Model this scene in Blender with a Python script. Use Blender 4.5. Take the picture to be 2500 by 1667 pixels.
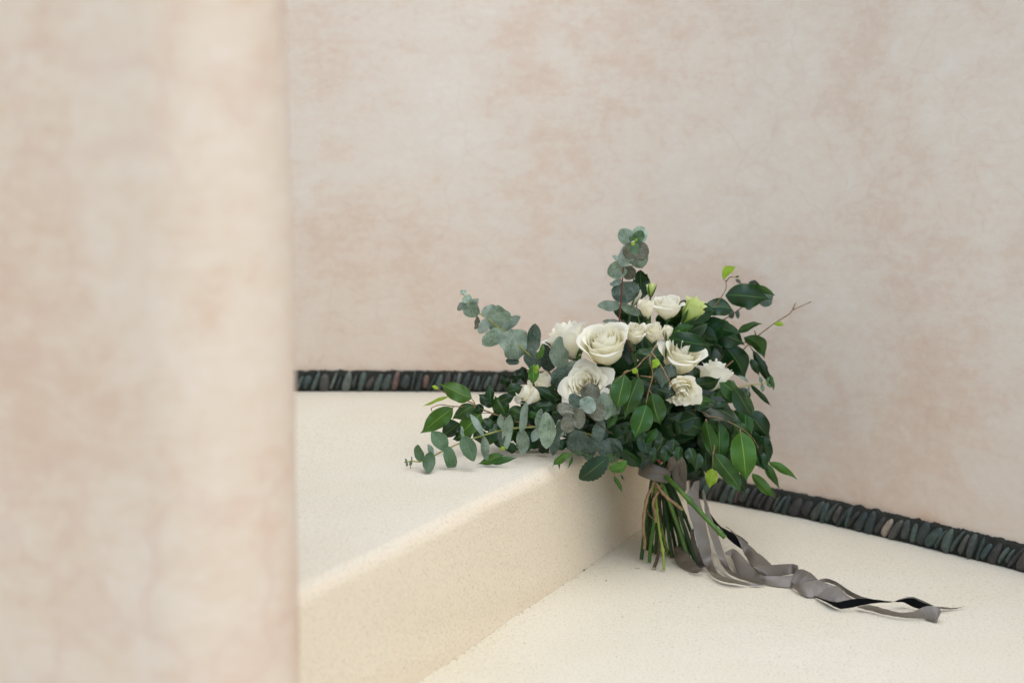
import bpy, bmesh, math, random
from mathutils import Vector, Matrix, noise

# ------------------------------------------------------------------ clear, camera, sky, sun, exposure
for o in list(bpy.data.objects):
    bpy.data.objects.remove(o, do_unlink=True)
SC = bpy.context.scene
COL = SC.collection
R = math.radians
TILT = R(7.0)
FPX = 50.0 / 36.0 * 2500.0
CAM = Vector((0.0, 0.0, 0.607))
STEP = 0.18

cd = bpy.data.cameras.new('camera')
cd.lens = 50.0
cd.sensor_width = 36.0
cd.clip_start = 0.02
cd.clip_end = 400.0
cd.dof.use_dof = True
cd.dof.focus_distance = 2.07
cd.dof.aperture_fstop = 3.3
cam = bpy.data.objects.new('camera', cd)
cam.location = CAM
cam.rotation_euler = (R(90) - TILT, 0, 0)
COL.objects.link(cam)
SC.camera = cam

SUN_EL, SUN_AZ = R(65), R(33)          # azimuth measured from straight behind the camera, towards the right
world = bpy.data.worlds.new('World')
SC.world = world
world.use_nodes = True
wn = world.node_tree.nodes
wl = world.node_tree.links
wn.clear()
sky = wn.new('ShaderNodeTexSky')
sky.sky_type = 'NISHITA'
sky.sun_disc = False
sky.sun_elevation = SUN_EL
sky.air_density = 1.0
sky.dust_density = 1.0
sky.ozone_density = 1.0
bg = wn.new('ShaderNodeBackground')
bg.inputs['Strength'].default_value = 0.15
wo = wn.new('ShaderNodeOutputWorld')
wl.new(sky.outputs[0], bg.inputs[0])
wl.new(bg.outputs[0], wo.inputs[0])

sd = Vector((math.sin(SUN_AZ) * math.cos(SUN_EL), -math.cos(SUN_AZ) * math.cos(SUN_EL), math.sin(SUN_EL)))
sky.sun_rotation = math.atan2(sd.x, sd.y)
sl = bpy.data.lights.new('sun', 'SUN')
sl.energy = 1.3
sl.angle = R(80)
sl.color = (1.0, 0.97, 0.915)
so = bpy.data.objects.new('sun', sl)
so.rotation_euler = sd.to_track_quat('Z', 'Y').to_euler()
so.location = sd * 10
COL.objects.link(so)

SC.view_settings.view_transform = 'Standard'
SC.view_settings.look = 'None'
SC.view_settings.exposure = 0.69
SC.view_settings.gamma = 1.0
SC.view_settings.use_curve_mapping = False
SC.render.engine = 'CYCLES'
cy = SC.cycles
cy.max_bounces = 8
cy.diffuse_bounces = 5
cy.glossy_bounces = 2
cy.transmission_bounces = 4
cy.use_adaptive_sampling = True
cy.adaptive_threshold = 0.02
cy.caustics_reflective = False
cy.caustics_refractive = False
cy.use_denoising = True
cy.sample_clamp_indirect = 6.0

# ------------------------------------------------------------------ helpers
rnd = random.Random(7)
CT, ST = math.cos(TILT), math.sin(TILT)
ZONES = {0: (0, 0, 1.0), 1: (980, 540, 4.48), 2: (1440, 540, 4.2), 3: (980, 850, 4.48), 4: (1440, 850, 4.2385),
         5: (1480, 1080, 4.612), 6: (1800, 1280, 4.0552)}


def ray(u, v):
    b = -(v - 833.5) / FPX
    return Vector(((u - 1250.0) / FPX, CT + ST * b, -ST + CT * b))


def P(u, v, Y):                       # the point of the place at depth Y
    d = ray(u, v)
    return CAM + d * (Y / d.y)


def G(u, v, z):                       # the point of the place at height z
    d = ray(u, v)
    return CAM + d * ((z - CAM.z) / d.z)


def zp(zone, x, y):
    a, b, s = ZONES[zone]
    return a + x / s, b + y / s


def Q(zone, x, y, Y):
    u, v = zp(zone, x, y)
    return P(u, v, Y) if Y > 0.5 else G(u, v, Y)


def zscale(zone, Y):                  # metres for one zone pixel at depth Y
    return Y / FPX / ZONES[zone][2]


def link(o, parent=None):
    COL.objects.link(o)
    if parent is not None:
        o.parent = parent
    return o


def mesh_obj(name, verts, faces, mat, parent=None, uvs=None, smooth=True):
    me = bpy.data.meshes.new(name)
    me.from_pydata([tuple(v) for v in verts], [], faces)
    if uvs is not None:
        uvl = me.uv_layers.new(name='UVMap')
        for lp in me.loops:
            uvl.data[lp.index].uv = uvs[lp.vertex_index]
    if smooth:
        me.polygons.foreach_set('use_smooth', [True] * len(me.polygons))
    me.materials.append(mat)
    me.update()
    return link(bpy.data.objects.new(name, me), parent)


def tag(o, label, cat=None, group=None, kind=None):
    if label:
        o['label'] = label
    if cat:
        o['category'] = cat
    if group:
        o['group'] = group
    if kind:
        o['kind'] = kind
    return o


def catmull(pts, n):
    out = []
    m = len(pts)
    for i in range(m - 1):
        p0, p1, p2, p3 = pts[max(i - 1, 0)], pts[i], pts[i + 1], pts[min(i + 2, m - 1)]
        for k in range(n):
            t = k / n
            out.append(0.5 * ((2 * p1) + (p2 - p0) * t + (2 * p0 - 5 * p1 + 4 * p2 - p3) * t * t
                              + (3 * p1 - p0 - 3 * p2 + p3) * t ** 3))
    out.append(pts[-1].copy())
    return out


def tube_data(path, rad, sides=8, caps=True, rough=0.0, seed=0):
    verts, faces = [], []
    n = len(path)
    up = Vector((0.13, -0.9, 0.4)).normalized()
    for i, p in enumerate(path):
        t = (path[min(i + 1, n - 1)] - path[max(i - 1, 0)]).normalized()
        a = t.cross(up)
        if a.length < 1e-4:
            a = t.cross(Vector((1, 0, 0)))
        a.normalize()
        b = t.cross(a)
        r = rad(i / (n - 1)) if callable(rad) else rad
        if rough:
            r *= 1 + rough * noise.noise(Vector((i * 0.7, seed * 3.1, 0)))
        for k in range(sides):
            an = 2 * math.pi * k / sides
            verts.append(p + a * (math.cos(an) * r) + b * (math.sin(an) * r))
    for i in range(n - 1):
        for k in range(sides):
            k2 = (k + 1) % sides
            faces.append((i * sides + k, i * sides + k2, (i + 1) * sides + k2, (i + 1) * sides + k))
    if caps:
        faces.append(tuple(range(sides))[::-1])
        faces.append(tuple((n - 1) * sides + k for k in range(sides)))
    return verts, faces


def join_data(parts):
    V, F = [], []
    for v, f in parts:
        o = len(V)
        V += list(v)
        F += [tuple(i + o for i in q) for q in f]
    return V, F


# ------------------------------------------------------------------ material helpers
def new_mat(name):
    m = bpy.data.materials.new(name)
    m.use_nodes = True
    nt = m.node_tree
    nt.nodes.clear()
    out = nt.nodes.new('ShaderNodeOutputMaterial')
    bs = nt.nodes.new('ShaderNodeBsdfPrincipled')
    nt.links.new(bs.outputs[0], out.inputs[0])
    return m, nt, bs, out


def nd(nt, kind, **kw):
    n = nt.nodes.new('ShaderNode' + kind)
    for k, v in kw.items():
        if k.startswith('i_'):
            n.inputs[k[2:].replace('_', ' ')].default_value = v
        else:
            setattr(n, k, v)
    return n


def ramp(nt, src, stops, interp='LINEAR'):
    r = nt.nodes.new('ShaderNodeValToRGB')
    r.color_ramp.interpolation = interp
    e = r.color_ramp.elements
    while len(e) > 1:
        e.remove(e[-1])
    e[0].position = stops[0][0]
    e[0].color = stops[0][1]
    for p, c in stops[1:]:
        q = e.new(p)
        q.color = c
    nt.links.new(src, r.inputs[0])
    return r.outputs[0]


def g3(v):
    return (v, v, v, 1)


def mixc(nt, fac, a, b, mode='MIX'):
    n = nt.nodes.new('ShaderNodeMix')
    n.data_type = 'RGBA'
    n.blend_type = mode
    for sock, val in ((0, fac), (6, a), (7, b)):
        if hasattr(val, 'is_linked') or hasattr(val, 'links'):
            nt.links.new(val, n.inputs[sock])
        elif isinstance(val, (int, float)):
            n.inputs[sock].default_value = val
        else:
            n.inputs[sock].default_value = (*val[:3], 1)
    return n.outputs[2]


def mth(nt, op, a, b=None, clamp=False):
    n = nt.nodes.new('ShaderNodeMath')
    n.operation = op
    n.use_clamp = clamp
    for k, v in enumerate((a, b)):
        if v is None:
            continue
        if isinstance(v, (int, float)):
            n.inputs[k].default_value = v
        else:
            nt.links.new(v, n.inputs[k])
    return n.outputs[0]


def obj_coord(nt, scale=(1, 1, 1)):
    tc = nt.nodes.new('ShaderNodeNewGeometry')
    mp = nt.nodes.new('ShaderNodeMapping')
    mp.inputs['Scale'].default_value = scale
    nt.links.new(tc.outputs['Position'], mp.inputs[0])
    return mp.outputs[0]


def tex_noise(nt, co, scale, detail=4, rough=0.55, dist=0.0):
    n = nd(nt, 'TexNoise')
    n.inputs['Scale'].default_value = scale
    n.inputs['Detail'].default_value = detail
    n.inputs['Roughness'].default_value = rough
    n.inputs['Distortion'].default_value = dist
    nt.links.new(co, n.inputs['Vector'])
    return n.outputs[0]


def bump(nt, bs, h, strength, dist):
    b = nd(nt, 'Bump')
    b.inputs['Strength'].default_value = strength
    b.inputs['Distance'].default_value = dist
    nt.links.new(h, b.inputs['Height'])
    nt.links.new(b.outputs[0], bs.inputs['Normal'])


# pinkish lime plaster with pale bloom and faint crazing
def mat_plaster(name, base_z=None, tint=(1.0, 1.0, 1.0), con=0.86, crack=0.14, crack_w=0.05, crack_s=9.5, crack_lo=0.46):
    m, nt, bs, out = new_mat(name)
    co = obj_coord(nt)
    coh = obj_coord(nt, (1.0, 1.0, 1.35))
    big = tex_noise(nt, co, 2.6, 2, 0.6, 0.5)
    mid = tex_noise(nt, coh, 15.0, 6, 0.70, 0.35)
    fine = tex_noise(nt, coh, 62.0, 3, 0.62, 0.2)
    strk = tex_noise(nt, obj_coord(nt, (1.6, 1.6, 6.5)), 6.5, 3, 0.66, 0.8)
    f = mth(nt, 'ADD', mth(nt, 'MULTIPLY', big, 0.75), mth(nt, 'MULTIPLY', mid, 0.70))
    f = mth(nt, 'ADD', f, mth(nt, 'MULTIPLY', fine, 0.36))
    f = mth(nt, 'ADD', f, mth(nt, 'MULTIPLY', strk, 0.34))
    f = mth(nt, 'ADD', mth(nt, 'MULTIPLY', f, 0.465 * con), 0.5 * (1 - con))
    c = ramp(nt, f, [(0.385, (0.705, 0.565, 0.450, 1)), (0.45, (0.738, 0.620, 0.507, 1)), (0.485, (0.757, 0.662, 0.552, 1)),
                     (0.525, (0.770, 0.692, 0.588, 1)), (0.60, (0.792, 0.733, 0.645, 1))])
    c = mixc(nt, 1.0, c, tint, 'MULTIPLY')
    # fine crazing: bent cell edges, showing only here and there
    wob = nd(nt, 'TexNoise')
    wob.inputs['Scale'].default_value = 14.0
    wob.inputs['Detail'].default_value = 2
    nt.links.new(coh, wob.inputs['Vector'])
    wv = nd(nt, 'VectorMath', operation='MULTIPLY_ADD')
    nt.links.new(wob.outputs['Color'], wv.inputs[0])
    wv.inputs[1].default_value = (0.09, 0.09, 0.09)
    nt.links.new(co, wv.inputs[2])
    vo = nd(nt, 'TexVoronoi', feature='DISTANCE_TO_EDGE')
    vo.inputs['Scale'].default_value = crack_s
    nt.links.new(wv.outputs[0], vo.inputs['Vector'])
    line = ramp(nt, vo.outputs['Distance'], [(0.0, g3(1)), (crack_w * 0.3, g3(0.6)), (crack_w, g3(0))])
    msk = ramp(nt, tex_noise(nt, co, 4.2, 0), [(crack_lo, g3(0)), (crack_lo + 0.12, g3(1))])
    lf = mth(nt, 'MULTIPLY', mth(nt, 'MULTIPLY', line, msk), crack)
    c = mixc(nt, lf, c, (0.60, 0.42, 0.32))
    # small rust and dirt specks
    vs = nd(nt, 'TexVoronoi')
    vs.inputs['Scale'].default_value = 26.0
    nt.links.new(co, vs.inputs['Vector'])
    sp = ramp(nt, vs.outputs['Distance'], [(0.0, g3(1)), (0.05, g3(0.8)), (0.10, g3(0))])
    sx = nd(nt, 'SeparateColor')
    nt.links.new(vs.outputs['Color'], sx.inputs[0])
    sel = ramp(nt, sx.outputs[0], [(0.93, g3(0)), (0.95, g3(1))])
    c = mixc(nt, mth(nt, 'MULTIPLY', mth(nt, 'MULTIPLY', sp, sel), 0.5), c, (0.40, 0.24, 0.12))
    # bare orange-brown undercoat showing where the plaster meets the stones
    if base_z is not None:
        tc = nt.nodes.new('ShaderNodeUVMap')
        sp2 = nd(nt, 'SeparateXYZ')
        nt.links.new(tc.outputs[0], sp2.inputs[0])
        e = mth(nt, 'ADD', sp2.outputs[1], mth(nt, 'MULTIPLY', mth(nt, 'SUBTRACT', mid, 0.5), 0.10))
        rim = ramp(nt, e, [(0.030, g3(0.55)), (0.055, g3(0.24)), (0.42, g3(0.0))])
        c = mixc(nt, rim, c, (0.60, 0.40, 0.25))
    nt.links.new(c, bs.inputs['Base Color'])
    bs.inputs['Roughness'].default_value = 0.86
    bs.inputs['Specular IOR Level'].default_value = 0.25
    bump(nt, bs, fine, 0.14, 0.003)
    return m


# sandy cream render of the steps
def mat_render():
    m, nt, bs, out = new_mat('cream_sand_render')
    co = obj_coord(nt)
    grain2 = tex_noise(nt, co, 290.0, 3, 0.75)
    blot = tex_noise(nt, co, 5.0, 2, 0.55)
    c = ramp(nt, blot, [(0.3, (0.765, 0.708, 0.550, 1)), (0.7, (0.790, 0.738, 0.595, 1))])
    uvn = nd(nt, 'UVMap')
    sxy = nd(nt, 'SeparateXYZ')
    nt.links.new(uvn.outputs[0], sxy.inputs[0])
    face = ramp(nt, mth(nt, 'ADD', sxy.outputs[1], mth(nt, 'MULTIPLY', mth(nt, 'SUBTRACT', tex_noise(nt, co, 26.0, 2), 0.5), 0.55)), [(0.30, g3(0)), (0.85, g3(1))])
    c = mixc(nt, mth(nt, 'MULTIPLY', face, 0.85), c, (0.805, 0.678, 0.500))     # warm bounced light on the riser, painted in as a tan tint
    gg = ramp(nt, grain2, [(0.29, g3(0.73)), (0.46, g3(1.0)), (0.7, g3(1.05))])
    c = mixc(nt, 1.0, c, gg, 'MULTIPLY')
    for sc, thr, rad, colr in ((210.0, 0.86, 0.20, (0.30, 0.22, 0.14)), (62.0, 0.95, 0.13, (0.30, 0.17, 0.09))):
        vs = nd(nt, 'TexVoronoi')
        vs.inputs['Scale'].default_value = sc
        nt.links.new(co, vs.inputs['Vector'])
        sp = ramp(nt, vs.outputs['Distance'], [(0.0, g3(1)), (rad * 0.6, g3(0.8)), (rad, g3(0))])
        sx = nd(nt, 'SeparateColor')
        nt.links.new(vs.outputs['Color'], sx.inputs[0])
        sel = ramp(nt, sx.outputs[0], [(thr, g3(0)), (thr + 0.02, g3(1))])
        c = mixc(nt, mth(nt, 'MULTIPLY', mth(nt, 'MULTIPLY', sp, sel), 0.6), c, colr)
    nt.links.new(c, bs.inputs['Base Color'])
    bs.inputs['Roughness'].default_value = 0.92
    bs.inputs['Specular IOR Level'].default_value = 0.2
    bump(nt, bs, grain2, 0.8, 0.0026)
    return m


def mat_stone():
    m, nt, bs, out = new_mat('river_pebble')
    oi = nd(nt, 'ObjectInfo')
    col = ramp(nt, oi.outputs['Random'], [(0.0, (0.022, 0.030, 0.031, 1)), (0.16, (0.040, 0.052, 0.050, 1)), (0.30, (0.028, 0.026, 0.028, 1)),
                                          (0.44, (0.052, 0.070, 0.066, 1)), (0.56, (0.038, 0.044, 0.042, 1)), (0.68, (0.046, 0.040, 0.040, 1)),
                                          (0.72, (0.030, 0.044, 0.044, 1)), (0.82, (0.085, 0.095, 0.090, 1)), (0.88, (0.048, 0.046, 0.045, 1)),
                                          (0.955, (0.095, 0.060, 0.056, 1)), (0.97, (0.05, 0.065, 0.06, 1)), (0.99, (0.21, 0.17, 0.145, 1))], 'CONSTANT')
    co = obj_coord(nt)
    n = tex_noise(nt, co, 130.0, 4)
    c = mixc(nt, 1.0, col, ramp(nt, n, [(0.3, (1.0, 1.03, 0.92, 1)), (0.7, (1.9, 1.95, 1.75, 1))]), 'MULTIPLY')
    nt.links.new(c, bs.inputs['Base Color'])
    bs.inputs['Roughness'].default_value = 0.62
    bump(nt, bs, n, 0.25, 0.002)
    return m


def mat_mortar():
    m, nt, bs, out = new_mat('dark_mossy_mortar')
    co = obj_coord(nt)
    n = tex_noise(nt, co, 60.0, 5)
    nt.links.new(ramp(nt, n, [(0.3, (0.010, 0.012, 0.009, 1)), (0.7, (0.030, 0.032, 0.022, 1))]), bs.inputs['Base Color'])
    bs.inputs['Roughness'].default_value = 0.95
    bump(nt, bs, n, 0.6, 0.006)
    return m


def mat_leaf(name, dark, light, vein, rough, vein_w=0.018, transl=0.16, tcol=None, spots=0.0, powder=None, valvar=0.25, side=0.35):
    m, nt, bs, out = new_mat(name)
    uv = nd(nt, 'UVMap')
    sx = nd(nt, 'SeparateXYZ')
    nt.links.new(uv.outputs[0], sx.inputs[0])
    xx = mth(nt, 'ABSOLUTE', mth(nt, 'SUBTRACT', sx.outputs[0], 0.5))
    co = obj_coord(nt)
    n1 = tex_noise(nt, co, 55.0, 2)
    c = ramp(nt, n1, [(0.32, (*dark, 1)), (0.68, (*light, 1))])
    if powder is not None:
        n2 = tex_noise(nt, co, 420.0, 3, 0.75)
        pf = ramp(nt, mth(nt, 'ADD', mth(nt, 'MULTIPLY', n2, 0.7), mth(nt, 'MULTIPLY', n1, 0.4)), [(0.46, g3(0)), (0.66, g3(0.7))])
        c = mixc(nt, pf, c, powder)
        # pale round-leaf veins fanning out from the stem end
        ang = mth(nt, 'ARCTAN2', mth(nt, 'SUBTRACT', sx.outputs[0], 0.5), mth(nt, 'ADD', sx.outputs[1], 0.04))
        wv = mth(nt, 'SINE', mth(nt, 'ADD', mth(nt, 'MULTIPLY', ang, 15.0), mth(nt, 'MULTIPLY', n1, 4.0)))
        vf = mth(nt, 'MULTIPLY', ramp(nt, wv, [(0.86, g3(0)), (0.99, g3(1))]), side)
        c = mixc(nt, vf, c, vein)
    else:
        # side veins sweeping forward from the midrib
        ph = mth(nt, 'SUBTRACT', mth(nt, 'MULTIPLY', sx.outputs[1], 11.0), mth(nt, 'MULTIPLY', xx, 9.0))
        sv = mth(nt, 'SINE', mth(nt, 'MULTIPLY', ph, 6.283))
        vf = mth(nt, 'MULTIPLY', ramp(nt, sv, [(0.90, g3(0)), (1.0, g3(1))]), side * 0.35)
        c = mixc(nt, vf, c, vein)
    mid = ramp(nt, xx, [(0.0, g3(1)), (vein_w, g3(0.9)), (vein_w * 2.0, g3(0))])
    c = mixc(nt, mth(nt, 'MULTIPLY', mid, 0.85 if powder is None else 0.30), c, vein)
    edge = ramp(nt, xx, [(0.475, g3(0)), (0.497, g3(1))])
    c = mixc(nt, mth(nt, 'MULTIPLY', edge, 0.45), c, vein)
    if spots:
        vs = nd(nt, 'TexVoronoi')
        vs.inputs['Scale'].default_value = 190.0
        nt.links.new(co, vs.inputs['Vector'])
        sp = ramp(nt, vs.outputs['Distance'], [(0.0, g3(1)), (0.12, g3(0))])
        c = mixc(nt, mth(nt, 'MULTIPLY', sp, spots), c, (0.45, 0.5, 0.42))
    oi = nd(nt, 'ObjectInfo')
    val = mth(nt, 'ADD', mth(nt, 'MULTIPLY', oi.outputs['Random'], 2 * valvar), 1.0 - valvar)
    hs = nd(nt, 'HueSaturation')
    nt.links.new(mth(nt, 'ADD', mth(nt, 'MULTIPLY', oi.outputs['Random'], 0.024), 0.488), hs.inputs['Hue'])
    nt.links.new(val, hs.inputs['Value'])
    nt.links.new(c, hs.inputs['Color'])
    c = hs.outputs[0]
    nt.links.new(c, bs.inputs['Base Color'])
    bs.inputs['Roughness'].default_value = rough
    bs.inputs['Specular IOR Level'].default_value = 0.36 if powder is None else 0.28
    bump(nt, bs, mth(nt, 'SUBTRACT', 1.0, mth(nt, 'ADD', mid, vf)), 0.3, 0.001)
    tr = nd(nt, 'BsdfTranslucent')
    tr.inputs['Color'].default_value = (*(tcol or tuple(min(1, x * 1.8) for x in light)), 1)
    mx = nd(nt, 'MixShader')
    mx.inputs[0].default_value = transl
    nt.links.new(bs.outputs[0], mx.inputs[1])
    nt.links.new(tr.outputs[0], mx.inputs[2])
    nt.links.new(mx.outputs[0], out.inputs[0])
    return m


def mat_petal(name, edge, base, transl=0.30):
    m, nt, bs, out = new_mat(name)
    uv = nd(nt, 'UVMap')
    sx = nd(nt, 'SeparateXYZ')
    nt.links.new(uv.outputs[0], sx.inputs[0])
    co = obj_coord(nt)
    n1 = tex_noise(nt, co, 70.0, 2)
    c = ramp(nt, mth(nt, 'ADD', sx.outputs[1], mth(nt, 'MULTIPLY', mth(nt, 'SUBTRACT', n1, 0.5), 0.25)),
             [(0.05, (*base, 1)), (0.62, tuple(0.3 * a + 0.7 * b for a, b in zip(base, edge)) + (1,)), (0.95, (*edge, 1))])
    # faint lengthwise veining
    vv = mth(nt, 'SINE', mth(nt, 'ADD', mth(nt, 'MULTIPLY', sx.outputs[0], 75.0), mth(nt, 'MULTIPLY', n1, 6.0)))
    c = mixc(nt, mth(nt, 'MULTIPLY', ramp(nt, vv, [(0.5, g3(0)), (1.0, g3(1))]), 0.10), c, base)
    nt.links.new(c, bs.inputs['Base Color'])
    bs.inputs['Roughness'].default_value = 0.55
    bs.inputs['Specular IOR Level'].default_value = 0.25
    bump(nt, bs, n1, 0.12, 0.001)
    tr = nd(nt, 'BsdfTranslucent')
    nt.links.new(c, tr.inputs['Color'])
    mx = nd(nt, 'MixShader')
    mx.inputs[0].default_value = transl
    nt.links.new(bs.outputs[0], mx.inputs[1])
    nt.links.new(tr.outputs[0], mx.inputs[2])
    nt.links.new(mx.outputs[0], out.inputs[0])
    return m


def mat_plain(name, a, b, scale, rough, stretch=(1, 1, 1), bmp=0.3, spec=0.35):
    m, nt, bs, out = new_mat(name)
    n = tex_noise(nt, obj_coord(nt, stretch), scale, 5, 0.6)
    nt.links.new(ramp(nt, n, [(0.34, (*a, 1)), (0.66, (*b, 1))]), bs.inputs['Base Color'])
    bs.inputs['Roughness'].default_value = rough
    bs.inputs['Specular IOR Level'].default_value = spec
    bump(nt, bs, n, bmp, 0.0015)
    return m


def mat_ribbon(name, a, transl, rough):
    m, nt, bs, out = new_mat(name)
    uv = nd(nt, 'UVMap')
    mp = nd(nt, 'Mapping')
    mp.inputs['Scale'].default_value = (60, 900, 1)
    nt.links.new(uv.outputs[0], mp.inputs[0])
    weave = tex_noise(nt, mp.outputs[0], 1.0, 2)
    n = tex_noise(nt, obj_coord(nt), 30.0, 3)
    c = ramp(nt, n, [(0.3, tuple(x * 0.88 for x in a) + (1,)), (0.7, tuple(x * 1.1 for x in a) + (1,))])
    nt.links.new(c, bs.inputs['Base Color'])
    bs.inputs['Roughness'].default_value = rough
    bs.inputs['Specular IOR Level'].default_value = 0.5 if rough < 0.6 else 0.1
    bump(nt, bs, weave, 0.18, 0.0004)
    tr = nd(nt, 'BsdfTranslucent')
    nt.links.new(c, tr.inputs['Color'])
    mx = nd(nt, 'MixShader')
    mx.inputs[0].default_value = transl
    nt.links.new(bs.outputs[0], mx.inputs[1])
    nt.links.new(tr.outputs[0], mx.inputs[2])
    nt.links.new(mx.outputs[0], out.inputs[0])
    return m


M = {}
M['plaster'] = mat_plaster('pink_lime_plaster', base_z=True)
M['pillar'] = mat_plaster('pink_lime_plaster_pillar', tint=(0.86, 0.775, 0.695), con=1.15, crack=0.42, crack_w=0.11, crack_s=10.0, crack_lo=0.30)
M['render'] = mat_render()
M['stone'] = mat_stone()
M['mortar'] = mat_mortar()
M['fd'] = mat_leaf('leaf_dark_green', (0.006, 0.025, 0.006), (0.011, 0.042, 0.009), (0.09, 0.18, 0.03), 0.30, 0.011, 0.06)
M['fm'] = mat_leaf('leaf_mid_green', (0.020, 0.066, 0.011), (0.031, 0.095, 0.014), (0.16, 0.27, 0.05), 0.33, 0.013, 0.14)
M['fl'] = mat_leaf('leaf_light_green', (0.038, 0.112, 0.012), (0.058, 0.150, 0.017), (0.23, 0.34, 0.06), 0.35, 0.014, 0.18)
M['fy'] = mat_leaf('leaf_young_yellow_green', (0.19, 0.33, 0.02), (0.28, 0.43, 0.03), (0.36, 0.48, 0.05), 0.45, 0.014, 0.32)
M['eu'] = mat_leaf('eucalyptus_grey_green', (0.105, 0.165, 0.105), (0.185, 0.260, 0.180), (0.40, 0.47, 0.38), 0.44, 0.008, 0.12, powder=(0.36, 0.45, 0.36))
M['ed'] = mat_leaf('eucalyptus_deep_green', (0.034, 0.060, 0.040), (0.062, 0.096, 0.066), (0.15, 0.20, 0.17), 0.50, 0.008, 0.06, powder=(0.15, 0.195, 0.155))
M['eg'] = mat_leaf('eucalyptus_fresh_green', (0.042, 0.100, 0.032), (0.075, 0.150, 0.056), (0.20, 0.28, 0.17), 0.48, 0.008, 0.12, powder=(0.12, 0.19, 0.13))
M['ep'] = mat_leaf('eucalyptus_pale_bloom', (0.15, 0.22, 0.17), (0.24, 0.32, 0.26), (0.38, 0.45, 0.39), 0.48, 0.008, 0.14, powder=(0.40, 0.48, 0.42))
M['eb'] = mat_leaf('eucalyptus_drying_brown', (0.072, 0.078, 0.045), (0.125, 0.132, 0.088), (0.24, 0.245, 0.19), 0.52, 0.008, 0.08, powder=(0.25, 0.265, 0.215), spots=0.4)
M['petal'] = mat_petal('cream_white_petal', (0.97, 0.955, 0.83), (0.97, 0.90, 0.62), 0.40)
M['petal_w'] = mat_petal('white_petal', (0.97, 0.96, 0.86), (0.97, 0.91, 0.68), 0.40)
M['petal_b'] = mat_petal('blush_cream_petal', (0.97, 0.94, 0.80), (0.96, 0.90, 0.62), 0.36)
M['petal_g'] = mat_petal('lime_white_petal', (0.80, 0.88, 0.40), (0.40, 0.56, 0.06), 0.36)
M['calyx'] = mat_plain('calyx_green', (0.030, 0.085, 0.020), (0.065, 0.15, 0.035), 90, 0.5)
M['stem_g'] = mat_plain('stem_green', (0.042, 0.105, 0.014), (0.090, 0.190, 0.028), 60, 0.42, (1, 1, 0.2))
M['stem_d'] = mat_plain('stem_dark_green', (0.020, 0.048, 0.014), (0.040, 0.088, 0.022), 60, 0.48, (1, 1, 0.2))
M['stem_l'] = mat_plain('stem_lime', (0.15, 0.22, 0.02), (0.26, 0.34, 0.06), 70, 0.45, (1, 1, 0.3))
M['twig'] = mat_plain('twig_brown', (0.16, 0.095, 0.045), (0.30, 0.20, 0.095), 160, 0.7, (1, 1, 0.4), 0.6)
M['twig_d'] = mat_plain('twig_dark', (0.05, 0.032, 0.018), (0.10, 0.066, 0.036), 140, 0.7, (1, 1, 0.4), 0.6)
M['twig_y'] = mat_plain('twig_yellow_green', (0.22, 0.24, 0.05), (0.33, 0.33, 0.09), 120, 0.5)
M['twig_r'] = mat_plain('twig_red', (0.17, 0.035, 0.020), (0.25, 0.075, 0.035), 120, 0.5)
M['cut'] = mat_plain('cut_stem_pith', (0.42, 0.40, 0.13), (0.60, 0.52, 0.26), 300, 0.7)
M['taupe'] = mat_ribbon('taupe_ribbon', (0.132, 0.113, 0.090), 0.05, 0.36)
M['grey'] = mat_ribbon('grey_mauve_ribbon', (0.200, 0.177, 0.148), 0.06, 0.34)
M['black'] = mat_ribbon('black_ribbon', (0.005, 0.006, 0.007), 0.0, 0.85)
M['flake'] = mat_plain('dry_flake', (0.05, 0.030, 0.012), (0.11, 0.07, 0.03), 300, 0.8)
M['straw'] = mat_plain('dry_straw', (0.30, 0.19, 0.07), (0.42, 0.28, 0.12), 300, 0.8)

# ------------------------------------------------------------------ the setting: ground, step
RA, RB = Vector((-0.113, 1.628)), Vector((0.220, 2.354))
RD = (RB - RA).normalized()
RN = Vector((RD.y, -RD.x))            # points to the lower floor


def over_step(x, y):
    return (Vector((x, y)) - RA).dot(RN) < 0


def hnoise(x, y, s, a):
    return a * noise.noise(Vector((x * s, y * s, 3.3)))


# lower floor: a finely divided patch near the step inside one large sheet
def build_ground():
    xs = [-30, -8, -2.5] + [-1.2 + 0.05 * i for i in range(61)] + [2.6, 8, 30]
    ys = [-30, -8, -2] + [-0.4 + 0.05 * i for i in range(69)] + [3.6, 8, 30]
    V, F = [], []
    for y in ys:
        for x in xs:
            z = hnoise(x, y, 3.0, 0.0022) + hnoise(x, y, 9.0, 0.0010)
            near = abs((Vector((x, y)) - RA).dot(RN))
            V.append((x, y, z + 0.002 * math.exp(-(near / 0.04) ** 2)))
    w = len(xs)
    for j in range(len(ys) - 1):
        for i in range(w - 1):
            F.append((j * w + i, j * w + i + 1, (j + 1) * w + i + 1, (j + 1) * w + i))
    o = mesh_obj('ground', V, F, M['render'])
    tag(o, 'cream sand-rendered lower floor under the ribbon tails', None, None, 'structure')


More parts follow.
